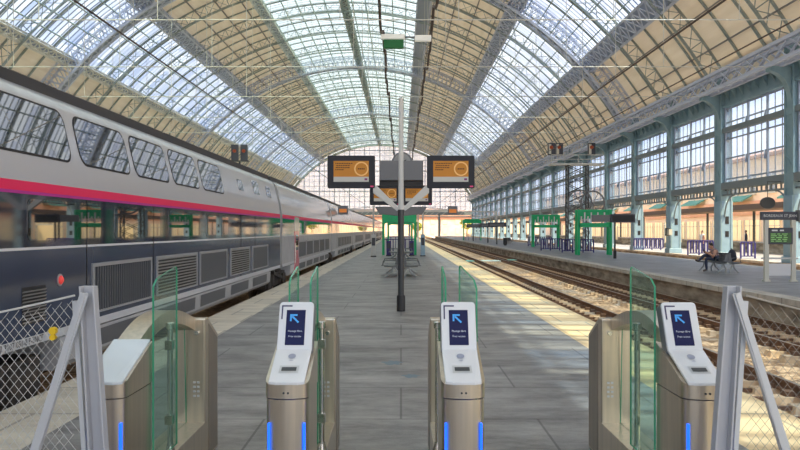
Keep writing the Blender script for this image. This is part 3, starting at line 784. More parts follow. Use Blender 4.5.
make_gate('double-sided steel gate with white screen head, just past the dark sign pole', (.345, GY, 0), (-1, 1), True, {1: 'far'})
make_gate('steel end gate with white screen head, beside the track side fence', (1.675, GY-.02, 0), (-1,), True, {})

# ------------------------------------------------------------------ net fences
def fence(label, sgn, x_post, d, netmat, xe, sag, lean):
    f = thing('net_fence', label, 'fence', (x_post, d, 0), 0, 'net fences')
    b = MB()
    top = 1.51
    for z0, z1 in ((0, top),):
        # channel section post
        for (x0, x1, y0, y1) in ((-.043, .043, .0, .012), (-.043, -.033, -.045, .0), (.033, .043, -.045, .0)):
            vs = []
            for z in (z0, z1):
                k = 1.15 - .27*z/top; dx = lean*(z)
                vs += [(x0*k+dx, y0, z), (x1*k+dx, y0, z), (x1*k+dx, y1, z), (x0*k+dx, y1, z)]
            b.add(vs, [(0,3,2,1),(4,5,6,7),(0,1,5,4),(1,2,6,5),(2,3,7,6),(3,0,4,7)])
    po = b.build('post', 'post', f, bevel=.003)
    b = MB(); tx = lean*top
    b.lathe([(.012, -.06), (.012, -.03), (.02, -.03)], (tx+.02*sgn, 0, top-.06), 10, 'y'); b.build('bolt', 'chrome', po)
    b = MB(); px = lean*1.47
    b.bar((px + .005*sgn, -.055, 1.475), (px + sgn*.47, -.055, .02), .042, .012, (0, 1, 0)); b.bar((px + .02*sgn-.02*sgn, -.049, 1.475), (px + sgn*.45, -.03, .02), .012, .045, (0, 1, 0)); b.build('brace', 'brace', f)
    b = MB(); b.box(sgn*.075-.012, sgn*.075+.012, -.02, .01, 0, 1.44)
    o = b.build('clamp_bar', 'brace', f); o.rotation_euler = (0, lean, 0)
    # diamond netting hanging from a sagging rope
    L = abs(xe - x_post)
    def zt(u): return 1.46 - sag*math.sin(PI*min(1, u/L))*1.0 if L else 1.46
    b = MB(); b.tube([(sgn*(.08 + (L-.08)*k/24) + lean*zt(0), 0, zt((L-.11)*k/24)) for k in range(25)], .006, 6); b.build('rope', netmat, f)
    b = MB(); cell = .047; slope = 1.25
    import itertools
    hmax = 1.46
    def seg(u0, z0, u1, z1):
        b.tube([(sgn*u0 + lean*1.0, 0, z0), (sgn*u1 + lean*1.0, .0, z1)], .0017 if sgn < 0 else .0012, 3, caps=False)
    # sample every diagonal with short pieces clipped under the rope
    for dr in (1, -1):
        k = -int(hmax/slope/cell) - 2
        while k*cell < L + hmax/slope + .2:
            u0 = k*cell; pts = []
            prevs = None
            steps = 12
            for q in range(steps+1):
                z = .02 + (hmax-.02)*q/steps
                u = u0 + dr*(z/slope) if dr > 0 else u0 - z/slope
                ok = .07 <= u <= L and z <= zt(u)
                if ok and prevs is not None: seg(prevs[0], prevs[1], u, z)
                elif ok is False and prevs is not None:
                    # run up to the rope
                    zz = min(z, zt(min(max(u, .1), L))); uu = u0 + dr*zz/slope
                    if .1 <= uu <= L and zz > prevs[1]: seg(prevs[0], prevs[1], uu, zz)
                prevs = (u, z) if ok else None
            k += 1
    b.build('netting', netmat, f, flip=False)
    # far post
    b = MB(); b.box(sgn*L-.04, sgn*L+.04, -.03, .03, 0, 1.5); b.build('end_post', 'post', f, bevel=.003)
    return f
fl_ = fence('grey post with slanted brace and pale net, on the side next to the train', -1, -1.525, 3.82, 'net', -3.75, .17, -.062)
fr_ = fence('grey post with slanted brace and wire net, on the side next to the empty tracks', 1, 1.612, 3.82, 'netdark', 3.6, .17, .068)
o = MB().lathe([(.0, -.012), (.02, -.012), (.02, .012), (0, .012)], (0, 0, .015), 12, 'y').lathe([(.0, -.012), (.016, -.012), (.016, .012), (0, .012)], (0, 0, -.018), 12, 'y').build('tag', 'yellow', fl_, loc=(-.28, -.005, 1.262))

# ------------------------------------------------------------------ train
XT = -5.62
SEC = [(1.38, .48), (1.45, .50), (1.45, .60), (1.45, 1.575), (1.45, 1.605), (1.45, 2.20), (1.45, 2.235), (1.447, 2.345), (1.40, 2.68), (1.25, 3.33), (1.17, 3.45), (1.02, 3.55), (.75, 3.62), (0, 3.67)]
def sec_x(z):
    for (x0, z0), (x1, z1) in zip(SEC[1:], SEC[2:]):
        if z0 <= z <= z1: return x0 + (x1-x0)*(z-z0)/(z1-z0)
    return 1.45
MATS = ['silver', 'carmine', 'navy', 'whiteline', 'navydull', 'skirtband', 'trainroof', 'violet']
def zmat(z0, z1, rear):
    z = (z0+z1)/2
    if z > 3.57: return 6
    if z > 2.34: return 0
    if z > 2.235: return 1
    if z > 2.20: return 7
    if z > 1.605: return 2
    if z > 1.575: return 3
    if z > .60: return 4
    return 5
def panel_side(b, y0, y1, z0, z1, t, mi=0, r=None):
    """raised plate on the platform side, follows the body slope"""
    b.mi = mi
    pts = rrect(y0, y1, z0, z1, r, 5) if r else [(y0, z0), (y1, z0), (y1, z1), (y0, z1)]
    n = len(pts); f = [(sec_x(z)+t, y, z) for y, z in pts]; k = [(sec_x(z)-.02, y, z) for y, z in pts]
    b.add(f+k, [tuple(range(n))] + [(i, (i+1) % n, n+(i+1) % n, n+i) for i in range(n)])
def train_car(j0, label, spec, silver='silver', door=None, small=(), mx=None, bogie=True):
    """spec: list of (y0,y1,kind) lower panels; y in world metres from j0."""
    c = thing('train_carriage', label, 'train carriage', (XT, j0, 0), 0, 'carriages of the standing train')
    LEN = 18.7; a, e = .24, LEN-.24
    full = [(x, z) for x, z in SEC] + [(-x, z) for x, z in reversed(SEC[:-1])]
    b = MB(); n = len(full)
    vs = [(x, a, z) for x, z in full] + [(x, e, z) for x, z in full]
    b.v = vs
    for i in range(n-1):
        b.f.append((i, i+1, n+i+1, n+i)); b.m.append(zmat(full[i][1], full[i+1][1], False))
    b.f.append((n-1, 0, n, 2*n-1)); b.m.append(6)
    b.f.append(tuple(range(n))); b.m.append(0); b.f.append(tuple(range(n, 2*n))); b.m.append(0)
    ms = list(MATS); ms[0] = silver
    if silver == 'silver2': ms[4] = 'skirt'
    body = b.build('body', ms, c, smooth=True)
    b = MB(); b.box(.93, 1.03, a, e, 3.50, 3.68); b.box(-1.03, -.93, a, e, 3.50, 3.68); b.build('roof_gutter', 'trainroof', c)
    # body seams
    b = MB()
    for y in (spec['seams']): b.box(1.447, 1.455, y-.012, y+.012, .6, 2.2)
    if spec['seams']: b.build('panel_seam', 'rubber', body)
    # upper windows
    for (y0, y1) in spec['upper']:
        b = MB(); panel_side(b, y0, y1, 2.68, 3.30, .006, 0, .16); w = b.build('upper_window', 'trainglass', c)
        b = MB(); panel_side(b, y0-.03, y1+.03, 2.65, 3.325, .003, 0, .18); b.build('window_seal', 'rubber', w)
    for (y0, y1, z0, z1) in small:
        b = MB(); panel_side(b, y0, y1, z0, z1, .006, 0, .08); b.build('small_window', 'trainglass', c)
    # lower window band
    for (y0, y1) in spec['lower']:
        b = MB(); panel_side(b, y0, y1, 1.68, 2.15, .005, 0, .08); b.build('lower_window', 'trainglass', c)
    for (y0, y1, kind) in spec['panels']:
        z0, z1 = .70, 1.30
        b = MB()
        for (p, q, r_, s_) in ((y0, y1, z1, z1+.05), (y0, y1, z0-.03, z0), (y0-.05, y0, z0-.03, z1+.05), (y1, y1+.05, z0-.03, z1+.05)): b.box(1.44, 1.475, p, q, r_, s_)
        fr = b.build('grille_frame', 'grilleframe', c)
        b = MB()
        if kind == 'rib':
            b.box(1.44, 1.452, y0, y1, z0, z1)
            y = y0+.04
            while y < y1: b.box(1.44, 1.466, y-.018, y+.018, z0, z1); y += .085
            b.build('ribbed_grille', 'grille', fr)
        elif kind == 'louvre':
            b.mi = 1; b.box(1.44, 1.452, y0, y1, z0, z1); b.mi = 0
            z = z0+.03
            while z < z1-.02:
                b.add([(1.452, y0, z), (1.452, y1, z), (1.478, y1, z+.032), (1.478, y0, z+.032)], [(0,1,2,3)]); z += .055
            b.build('louvre_grille', ['louvre', 'black'], fr)
        else:
            b.box(1.44, 1.46, y0, y1, z0, z1)
            z = z0+.02
            while z < z1: b.box(1.455, 1.464, y0, y1, z, z+.012); z += .03
            b.build('mesh_grille', 'grille', fr)
    # skirt between bogies
    b = MB(); b.prism([(1.36, .08), (1.43, .16), (1.45, .48), (-1.45, .48), (-1.43, .16), (-1.36, .08)], 'y', 2.1, LEN-2.1); sk = b.build('skirt', 'skirtband' if silver == 'silver2' else 'skirt', c)
    for (y0, y1, kind) in spec['panels']:
        b = MB(); b.add([(1.442, y0+.05, .2), (1.442, y1-.05, .2), (1.457, y1-.05, .44), (1.457, y0+.05, .44)], [(0,1,2,3)]); b.build('skirt_vent', 'grille', sk)
    # gangway
    b = MB(); b.prism([(x*.88, max(z-.05, .5)) for x, z in full], 'y', -.19, .19); b.build('gangway', 'rubber', c)
    b = MB(); b.box(1.05, 1.2, -.2, -.12, .1, 3.4); b.box(1.05, 1.2, .12, .2, .1, 3.4); b.build('gangway_damper', 'greybox', c)
    # bogie under the near end
    bg = MB(); bg.box(.85, 1.25, -2.0, 2.0, -.12, .30); bg.box(-1.25, -.85, -2.0, 2.0, -.12, .30); bg.box(-1, 1, -.5, .5, -.2, .35)
    for y in (-1.5, 1.5): bg.box(.95, 1.32, y-.28, y+.28, -.3, .22); bg.tube([(-1, y, -.09), (1, y, -.09)], .09, 8)
    for y in (-.7, .7): bg.tube([(1.18, y, -.1), (1.18, y, .42)], .14, 10)
    bg.bar((1.3, -.9, .35), (1.3, .9, .1), .1, .1)
    bo = bg.build('bogie', 'bogie', c)
    for y in (-1.5, 1.5):
        for s in (-1, 1):
            b = MB(); b.lathe([(.46, -.06), (.46, .05), (.40, .06), (.38, .03), (.15, .03), (.13, .1), (0.0, .1)], (s*.76, y, -.09), 24, 'x'); b.build('wheel', 'wheel', bo, smooth=True)
    if door:
        y0, y1 = door
        b = MB(); panel_side(b, y0, y1, .10, 1.75, .012, 0, .06); d = b.build('door', 'reddoor', c)
        b = MB(); panel_side(b, y0+.2, y1-.2, 1.0, 1.6, .018, 0, .08); b.build('door_window', 'trainglass', d)
        b = MB(); panel_side(b, y0, y1, 1.76, 2.3, .012, 0, .06); b.build('door_header', 'silver2', c)
        b = MB(); b.tube([(1.5, y0-.1, .5), (1.5, y0-.1, 1.3)], .018, 8); b.build('handrail', 'chrome', d)
    return c
J = [6.9 + 18.7*k for k in range(-1, 9)]
up = lambda lst: [(p-6.9, q-6.9) for p, q in lst]
sp1 = dict(upper=up([(7.3, 9.42), (9.72, 11.48), (11.72, 13.42), (13.68, 15.42), (15.70, 17.55)]),
           lower=up([(8.2, 10.2), (10.7, 12.7), (13.2, 15.2), (15.7, 17.7)]),
           panels=[(p-6.9, q-6.9, k) for p, q, k in ((9.95, 12.2, 'rib'), (12.56, 14.95, 'louvre'), (15.25, 17.5, 'plain'), (18.0, 20.15, 'louvre'), (20.65, 22.9, 'plain'))],
           seams=up([(19.15, 19.15)]) and [19.15-6.9, 21.0-6.9, 9.75-6.9, 12.38-6.9])
sp2 = dict(upper=[], lower=[(4.5+2.4*k, 6.5+2.4*k) for k in range(5)], panels=[(4.2+2.6*k, 6.5+2.6*k, 'plain') for k in range(5)], seams=[3.5, 17])
sp0 = dict(upper=[(1.0+2.0*k, 2.75+2.0*k) for k in range(8)], lower=[(2+2.4*k, 4+2.4*k) for k in range(6)], panels=[(3+2.6*k, 5.3+2.6*k, 'rib') for k in range(5)], seams=[])
train_car(J[0], 'train carriage mostly out of view beyond the net fence, next to the camera', sp0)
c1 = train_car(J[1], 'nearest grey double-deck carriage with dark curved windows, carmine stripe and grilles', sp1,
               small=[(19.3-6.9, 19.95-6.9, 2.85, 3.15), (21.3-6.9, 22.2-6.9, 2.85, 3.25), (23.4-6.9, 24.2-6.9, 2.85, 3.2)])
b = MB(); y0, y1 = 8.08-6.9, 8.62-6.9
b.mi = 1; b.box(1.445, 1.452, y0, y1, .74, 1.16); b.mi = 0
z = .76
while z < 1.14: b.add([(1.452, y0, z), (1.452, y1, z), (1.47, y1, z+.02), (1.47, y0, z+.02)], [(0,1,2,3)]); z += .038
b.build('small_louvre', ['louvre', 'black'], c1)
b = MB(); b.lathe([(.055, 0), (.055, .02), (.03, .04), (0, .045)], (1.45, 8.98-6.9, 1.19), 14, 'x'); b.build('marker_lamp', 'redlamp', c1)
b = MB(); b.lathe([(.075, 0), (.075, .012), (.055, .014)], (1.448, 8.98-6.9, 1.19), 16, 'x'); b.build('lamp_rim', 'grilleframe', c1)
text_mesh('93 87 3107 081-8 F-SNCF', .105, 'ink', 'carriage_number', c1, Matrix.Translation((1.456, 8.0-6.9, .548)) @ Matrix.Rotation(PI/2, 4, 'Z') @ FACE_CAM)
names = ['second', 'third', 'fourth', 'fifth', 'sixth', 'seventh', 'eighth', 'ninth']
for i, j in enumerate(J[2:]):
    lab = ('second carriage from the near end with a narrow red door, silver above' if i == 0 else f'{names[i]} silver train carriage counted from the near end')
    if i == 0: c2 = train_car(j, lab, sp2, 'silver2', (28.8-25.6, 30.0-25.6))
    elif i == 1: c3 = train_car(j, lab, sp2, 'silver2')
    else:
        c = copy_tree(c3); c.location = (XT, j, 0); c['label'] = lab

# ------------------------------------------------------------------ sign poles on the middle platform
def screen(name, parent, cx, cz, w, h, d=.12, face=True, y=0):
    b = MB(); b.prism(rrect(cx-w/2, cx+w/2, cz-h/2, cz+h/2, .03), 'y', y-d/2, y+d/2); s = b.build(name, 'bezel', parent, bevel=.008)
    f = y - d/2 - .004
    if face:
        sw, sh = w*.74, h*.64; x0, z0 = cx-sw/2, cz-sh/2 + .01
        b = MB(); b.box(x0, x0+sw, f, f+.01, z0+sh*.24, z0+sh); b.mi = 1; b.box(x0, x0+sw, f, f+.01, z0, z0+sh*.24)
        p = b.build('panel_picture', ['orange', 'screengrey'], s)
        b = MB(); rc = (x0+sw*.79, z0+sh*.62)
        b.mi = 0
        for k in range(24):
            a, e = 2*PI*k/24, 2*PI*(k+1)/24
            b.add([(rc[0]+r*math.cos(t), f-.004, rc[1]+r*math.sin(t)) for r, t in ((sh*.28, a), (sh*.345, a), (sh*.345, e), (sh*.28, e))], [(0,1,2,3)])
        b.build('ring_logo', 'orangepale', p, flip=False)
        b = MB()
        for i, (l, o_) in enumerate(((.44, 0), (.38, .03), (.40, .01), (.22, 0))):
            zz = z0 + sh*(.88-.10*i); xx = x0 + sw*.05
            k = 0.0
            while k < l:
                wl = .03 + .035*((i*7+int(k*100)) % 3)/2; b.box(xx+sw*(k+o_), xx+sw*min(l+.05, k+o_+wl), f-.004, f, zz-sh*.022, zz+sh*.022); k += wl+.015
        for i in range(4): b.box(rc[0]-sh*.16+i*sh*.085, rc[0]-sh*.16+i*sh*.085+sh*.06, f-.004, f, rc[1]-sh*.03, rc[1]+sh*.03)
        b.build('screen_lettering', 'screenink', p)
        b = MB(); b.box(x0+sw*.88, x0+sw*.96, f-.004, f, z0+sh*.07, z0+sh*.17); b.build('small_logo', 'logopurple', p)
        b = MB(); b.prism(rrect(cx+w*.40, cx+w*.47, cz-h*.47, cz-h*.425, .008), 'y', f, f+.008); b.build('maker_badge', 'logo', s)
    return s
pole = thing('platform_sign', 'tall dark pole with Y-shaped grey arms carrying two orange information screens', 'information sign', (0, 16.3, 0))
b = MB(); b.lathe([(.068, .34), (.068, 2.25)], n=20); b.build('pole', 'poledark', pole, smooth=True)
b = MB(); b.lathe([(.095, 0), (.095, .33), (.075, .36)], n=20); b.build('pole_base', 'black', pole, smooth=True)
b = MB(); b.lathe([(.068, 2.25), (.075, 2.25), (.075, 2.32), (.06, 2.36), (.05, 4.72), (.0, 4.74)], n=16); b.build('mast', 'polelight', pole, smooth=True)
for s in (-1, 1):
    b = MB(); b.prism([(s*.03, 2.28), (s*.09, 2.22), (s*.62, 2.62), (s*.62, 2.86)] if True else [], 'y', -.05, .05); b.build('arm', 'polelight', pole, bevel=.012)
    screen('information_screen', pole, s*1.10, 3.085, 1.05, .72, .14)
# rear double cabinet with round clock above
cb = thing('platform_sign', 'dark grey two-door cabinet sign on a pole, straight behind the first information sign', 'information sign', (0, 20.6, 0))
b = MB(); b.lathe([(.07, 0), (.07, 3.9)], n=14); b.build('pole', 'poledark', cb, smooth=True)
b = MB(); b.box(-.59, -.01, -.22, -.1, 3.18, 3.72); b.build('cabinet_door', 'greybox', cb, bevel=.01)
b = MB(); b.box(.01, .6, -.22, -.1, 3.18, 3.72); b.build('cabinet_door', 'greybox', cb, bevel=.01)
b = MB(); b.box(-.6, .62, -.1, .2, 3.02, 3.73); b.build('cabinet', 'black', cb, bevel=.01)
ck = thing('platform_clock', 'round dark clock drum standing on top of the grey cabinet sign', 'clock', (0.03, 20.95, 3.46))
b = MB(); b.lathe([(.0, -.09), (.27, -.09), (.29, -.07), (.29, .07), (.27, .09), (0, .09)], (0, 0, .27), 28, 'y'); b.build('clock_case', 'greybox', ck, smooth=True)
b = MB(); b.lathe([(.0, -.096), (.24, -.096), (.24, -.09)], (0, 0, .27), 28, 'y'); b.build('dial', 'clockface', ck)
b = MB(); b.bar((0, -.1, .27), (.12, -.1, .33), .02, .006, (0, 1, 0)); b.bar((0, -.1, .27), (-.03, -.1, .47), .016, .006, (0, 1, 0)); b.build('clock_hand', 'black', ck)
p3 = thing('platform_sign', 'lower twin orange information screens on the third pole along the platform', 'information sign', (0, 26.2, 0))
b = MB(); b.lathe([(.07, 0), (.07, 3.3)], n=14); b.build('pole', 'poledark', p3, smooth=True)
for s in (-1, 1): screen('information_screen', p3, s*.56, 3.03, 1.08, .70, .14, y=-.15)
p4 = thing('platform_sign', 'grey backed twin screens on the fourth pole along the platform', 'information sign', (0, 38, 0))
b = MB(); b.lathe([(.07, 0), (.07, 3.0)], n=14); b.build('pole', 'poledark', p4, smooth=True)
for s in (-1, 1):
    b = MB(); b.prism([(s*.1, 2.52), (s*1.1, 2.62), (s*1.35, 3.0), (s*.1, 3.0)], 'y', -.2, -.08); b.build('screen_back', 'greybox', p4, bevel=.02)

# ------------------------------------------------------------------ benches
def bench(label, loc, L=1.9, group='back-to-back platform benches'):
    t = thing('platform_bench', label, 'bench', loc, 0, group)
    for s in (-1, 1):
        b = MB()   # slatted seat curved
        pts = [(.10, .44), (.2, .43), (.35, .43), (.5, .45), (.56, .44)]
        for k in range(9):
            y = -L/2 + L*(k+.5)/9
            for (x0, z0), (x1, z1) in zip(pts, pts[1:]): b.bar((s*x0, y, z0), (s*x1, y, z1), L/9*.8, .02, (0, 0, 1))
        b.build('seat', 'benchmetal', t)
        b = MB()
        for k in range(9):
            y = -L/2 + L*(k+.5)/9; b.bar((s*.10, y, .47), (s*.05, y, .82), L/9*.5, .018, (0, 1, 0))
        b.tube([(s*.05, -L/2, .83), (s*.05, L/2, .83)], .02, 6); b.build('backrest', 'benchmetal', t)
        for y in (-L/2+.12, L/2-.12):
            b = MB(); b.tube([(s*.06, y, .40), (s*.25, y, .40), (s*.48, y, .41)], .034, 6); b.tube([(s*.22, y, .40), (s*.26, y, .2), (s*.46, y, .0)], .034, 6); b.tube([(s*.2, y, .4), (s*.08, y, .15), (s*.1, y, 0)], .03, 6)
            b.box(s*.46-.05, s*.46+.05, y-.03, y+.03, 0, .015); b.build('leg', 'benchleg', t, smooth=True)
            b = MB(); b.tube([(s*.1, y, .62), (s*.3, y, .64), (s*.5, y, .62), (s*.52, y, .46)], .016, 6); b.build('armrest', 'benchmetal', t, smooth=True)
    return t
bn = bench('grey metal back-to-back bench on the middle platform behind the dark pole', (0, 29.2, 0), 2.4); bn.scale.x = 1.35
b2 = copy_tree(bn); b2.location = (0, 46, 0); b2['label'] = 'second grey bench farther along the middle platform, by the green frame'
b3 = bench('grey metal bench on the far platform with a seated man on it', (13.6, 31.5, 0), 2.1)
b4 = copy_tree(b3); b4.location = (13.6, 93, 0); b4['label'] = 'distant grey bench on the far platform beyond the green frames'

# ------------------------------------------------------------------ green frames
def green_frame(label, loc, w, h, slab_z, d=.6, letters=True):
    g = thing('green_shelter_frame', label, 'shelter frame', loc, 0, 'green platform frames')
    for x in (-w/2, w/2):
        for y in (0, d):
            b = MB(); b.box(x-.1, x+.1, y-.1, y+.1, 0, h); b.build('post', 'green', g, bevel=.01)
    b = MB(); b.box(-w/2-.07, w/2+.07, -.08, .08, h-.13, h+.02); b.build('top_beam', 'green', g, bevel=.01)
    b = MB(); b.box(-w/2-.07, w/2+.07, d-.08, d+.08, h-.13, h+.02); b.build('top_beam', 'green', g, bevel=.01)
    b = MB(); b.box(-w/2-.02, w/2+.02, -.1, d+.1, slab_z, slab_z+.3); b.build('canopy', 'green', g, bevel=.02)
    b = MB(); n = 9
    for k in range(n):
        x = -w/2+.2 + (w-.4)*k/(n-1)
        b.box(x-.05, x+.05, -.05, -.03, slab_z+.36, h-.18 if k % 2 else slab_z+.36+(h-.18-slab_z-.36)*.6)
    b.box(-w/2, w/2, -.03, .03, slab_z+.5, slab_z+.55); op = b.build('open_panel', 'paper', g)
    MB().box(-w/2, w/2, .0, .02, slab_z+.62, h-.13).build('panel_back', 'green', op)
    return g
green_frame('nearer and larger bright green frame standing on the far platform', (13.95, 53, 0), 2.3, 3.25, 2.0)
green_frame('smaller green frame farther along the far platform', (15.4, 78, 0), 2.7, 3.4, 2.05)
def green_arch(label, loc, w, h):
    g = thing('green_shelter_frame', label, 'shelter frame', loc, 0, 'green platform frames')
    for x in (-w/2, w/2):
        b = MB(); b.box(x-.09, x+.09, -.09, .09, 0, h); b.build('post', 'green', g, bevel=.01)
    b = MB(); b.prism([(-w/2-.1, h-.1), (-w/2-.1, h-.75), (-w/2+.3, h-.6), (w/2-.3, h-.6), (w/2+.1, h-.75), (w/2+.1, h-.1), (w/2-.4, h+.12), (-w/2+.4, h+.12)], 'y', -.12, 1.8); b.build('canopy', 'green', g, bevel=.02)
    b = MB()
    for k in range(5): x = -w/2+.25+k*(w-.5)/4; b.box(x-.03, x+.03, -.02, .02, 0, 1.1)
    b.box(-w/2, w/2, -.03, .03, 1.1, 1.16); b.build('low_rail', 'purple', g)
    return g
green_arch('green canopy frame straddling the middle platform behind the bench', (-.12, 53, 0), 2.3, 2.95)
green_arch('second green canopy frame farther along the middle platform', (-.1, 72, 0), 2.3, 2.95)
green_arch('distant green canopy frame on the far platform near the tracks', (12.4, 128, 0), 3.0, 3.6)

# purple barriers
def barrier(label, loc, w, rz=0):
    g = thing('railing', label, 'railing', loc, rz, 'purple railings')
    b = MB(); b.box(-w/2, w/2, -.03, .03, 1.0, 1.07); b.box(-w/2, w/2, -.03, .03, .12, .18)
    n = int(w/.2)
    for k in range(n+1): x = -w/2 + w*k/n; b.box(x-.05, x+.05, -.02, .02, 0 if k % 4 == 0 else .14, 1.0)
    b.build('rail_frame', 'purple', g)
    for k in range(0, n, 2): x = -w/2 + w*(k+.5)/n; MB().box(x-.05, x+.05, .0, .01, .25, .9).build('infill_panel', 'paper', g)
    return g
barrier('purple railing behind the nearer green frame on the far platform', (14.1, 58.6, 0), 2.5)
barrier('purple railing between the two green frames', (13.2, 64.5, 0), 1.8)
barrier('purple railing inside the smaller green frame', (15.4, 81.5, 0), 2.6)
barrier('purple railing before the walkway opening, past the nearer green frame', (22.4, 66.5, 0), 2.6, PI/2*.0)
barrier('purple railing on the walkway behind the seated man', (21.35, 52.4, 0), 1.8, 0)
barrier('narrow purple railing on the walkway next to the column base', (21.9, 46.4, 0), .9, 0)

# display boards on the far platform
db = thing('departure_display', 'dark double display box on a post before the nearer green frame', 'display', (13.5, 46.4, 0))
b = MB(); b.lathe([(.06, .5), (.06, 2.85)], n=12); b.build('post', 'poledark', db)
b = MB(); b.lathe([(.1, 0), (.1, .5)], n=12); b.build('post_base', 'black', db)
b = MB(); b.box(-1.45, -.35, -.12, .12, 2.32, 2.75); b.build('grey_panel', 'greybox', db, bevel=.02)
b = MB(); b.box(-.3, 1.25, -.14, .14, 2.27, 2.80); s_ = b.build('screen_case', 'board', db, bevel=.02)
b = MB(); b.box(-.2, 1.15, -.15, -.14, 2.36, 2.72); b.build('screen', 'black', s_)
b = MB(); b.bar((-.6, 0, 2.5), (.1, 0, 2.5), .06); b.build('bracket', 'poledark', db)
for k, (x, y) in enumerate(((12.0, 92), (12.3, 104), (11.8, 120))):
    d2 = thing('platform_canopy_sign', f'{["nearest", "middle", "farthest"][k]} of three dark hanging display boards down the far platform', 'display', (x, y, 0), 0, 'distant dark display boards')
    b = MB(); b.box(-1.1, 1.2, -.1, .1, 2.2, 2.75); b.build('screen_case', 'board', d2, bevel=.02)
    b = MB(); b.lathe([(.08, 0), (.08, 2.3)], n=10); b.build('post', 'poledark', d2)
    b = MB(); b.box(-.9, .9, -.12, -.1, 2.3, 2.6); b.build('screen', 'greybox', d2)

# station name sign with screen
sg = thing('station_name_sign', 'cream framed station name sign with green screen on the far platform', 'sign', (13.23, 25.7, 0))
for x in (-.46, .48):
    b = MB(); b.box(x-.075, x+.075, -.06, .06, 0, 2.15); b.build('post', 'cream', sg, bevel=.01)
    b = MB(); b.box(x-.11, x+.11, -.1, .1, 0, .06); b.build('foot_plate', 'cream', sg)
b = MB(); b.box(-.66, .66, -.06, .06, 2.15, 2.44); nb = b.build('name_board', 'board', sg, bevel=.01)
text_mesh('BORDEAUX ST JEAN', .128, 'boardtext', 'board_lettering', nb, Matrix.Translation((0, -.063, 2.295)) @ FACE_CAM)
b = MB(); b.box(.60, .74, -.2, .1, 2.1, 2.5); b.build('camera_box', 'greybox', sg, bevel=.02)
b = MB(); b.box(-.42, .44, -.07, .05, 1.30, 1.88); sb_ = b.build('screen_case', 'board', sg, bevel=.015)
b = MB(); b.box(-.36, .38, -.075, -.07, 1.36, 1.70); b.build('screen', 'lcdgreen', sb_)
b = MB()
for i in range(5):
    z = 1.66-.062*i; x = -.33
    for w in ((.16, .1, .2), (.2, .12, .1), (.12, .2, .14), (.18, .1, .16), (.1, .22, .1))[i]: b.box(x, x+w, -.079, -.075, z-.012, z+.012); x += w+.06
b.build('screen_lettering', 'lcdtext', sb_)
b = MB(); b.box(-.3, -.1, -.079, -.07, 1.76, 1.81); b.box(-.02, .12, -.079, -.07, 1.76, 1.81); b.build('header_lettering', 'boardtext', sb_)
b = MB(); b.box(-.62, .64, -.03, .03, .78, .84); b.build('lower_rail', 'polelight', sg)
b = MB(); b.box(-.38, .40, -.02, .02, .2, .62); b.build('lower_panel', 'paper', sg, bevel=.01)
# oval sign under the wall beam
ov = thing('hanging_oval_sign', 'dark oval sign hanging in the nearest wall opening above the station name sign', 'sign', (20.4, 40.9, 2.95))
b = MB(); b.lathe([(0, -.06), (.40, -.06), (.43, -.03), (.43, .03), (.40, .06), (0, .06)], (0, 0, .35), 24, 'y')
b.v = [(x, y, .35+(z-.35)*.78) for x, y, z in b.v]; b.build('oval_plate', 'slot', ov)
b = MB(); b.tube([(0, 0, .6), (0, 0, 1.55), (1.1, 0, 1.55)], .02, 6); b.build('hanger', 'poledark', ov)

# junction boxes on columns
jb = thing('junction_box', 'black and beige box fixed on the third column at head height', 'box', (20.86, 58.04-.62, 1.35))
b = MB(); b.box(-.18, .06, -.25, .15, 0, .6); b.build('black_box', 'black', jb, bevel=.01)
b = MB(); b.box(-.2, .06, -.75, -.26, .05, .5); b.build('beige_box', 'cream', jb, bevel=.01)
for p in (ov, jb): pass

# platform furniture on the middle platform
def totem(label, loc, m, h, w=.28, pole=0):
    t = thing('platform_post', label, 'post', loc)
    b = MB(); b.prism(rrect(-w/2, w/2, -.06, .06, .04), 'z', .06, h); b.build('casing', m, t, bevel=.01)
    b = MB(); b.box(-w/2-.04, w/2+.04, -.1, .1, 0, .06); b.build('base', 'black', t)
    b = MB(); b.box(-w/2+.04, w/2-.04, -.066, -.06, h*.5, h*.85); b.build('face_panel', 'board', t)
    if pole: b = MB(); b.tube([(0, 0, h), (0, 0, pole)], .055, 8); b.build('pole', 'polelight', t)
    return t
totem('slim grey validator post on the train side of the middle platform', (-1.85, 49.5, 0), 'polelight', 1.5, .3, 3.45)
totem('slim post with blue panel and thin pole on the track side of the middle platform', (1.5, 50.5, 0), 'columnbase', 1.5, .3, 3.45)
totem('short purple poster post inside the green canopy frame', (-.85, 51, 0), 'purple', 1.05, .3)
totem('second purple poster post at the track side of the green canopy frame', (.75, 51.5, 0), 'purple', 1.05, .3)
def litter(label, loc):
    t = thing('litter_bin', label, 'bin', loc, 0, 'litter bins')
    b = MB(); b.lathe([(.2, .08), (.24, .12), (.26, .85), (.2, .9), (0, .9)], n=16); b.build('bin_body', 'poledark', t, smooth=True)
    b = MB(); b.lathe([(.15, 0), (.15, .08)], n=12); b.build('foot', 'black', t)
    return t
litter('dark litter bin standing on the far platform beside the distant bench', (12.2, 86, 0))

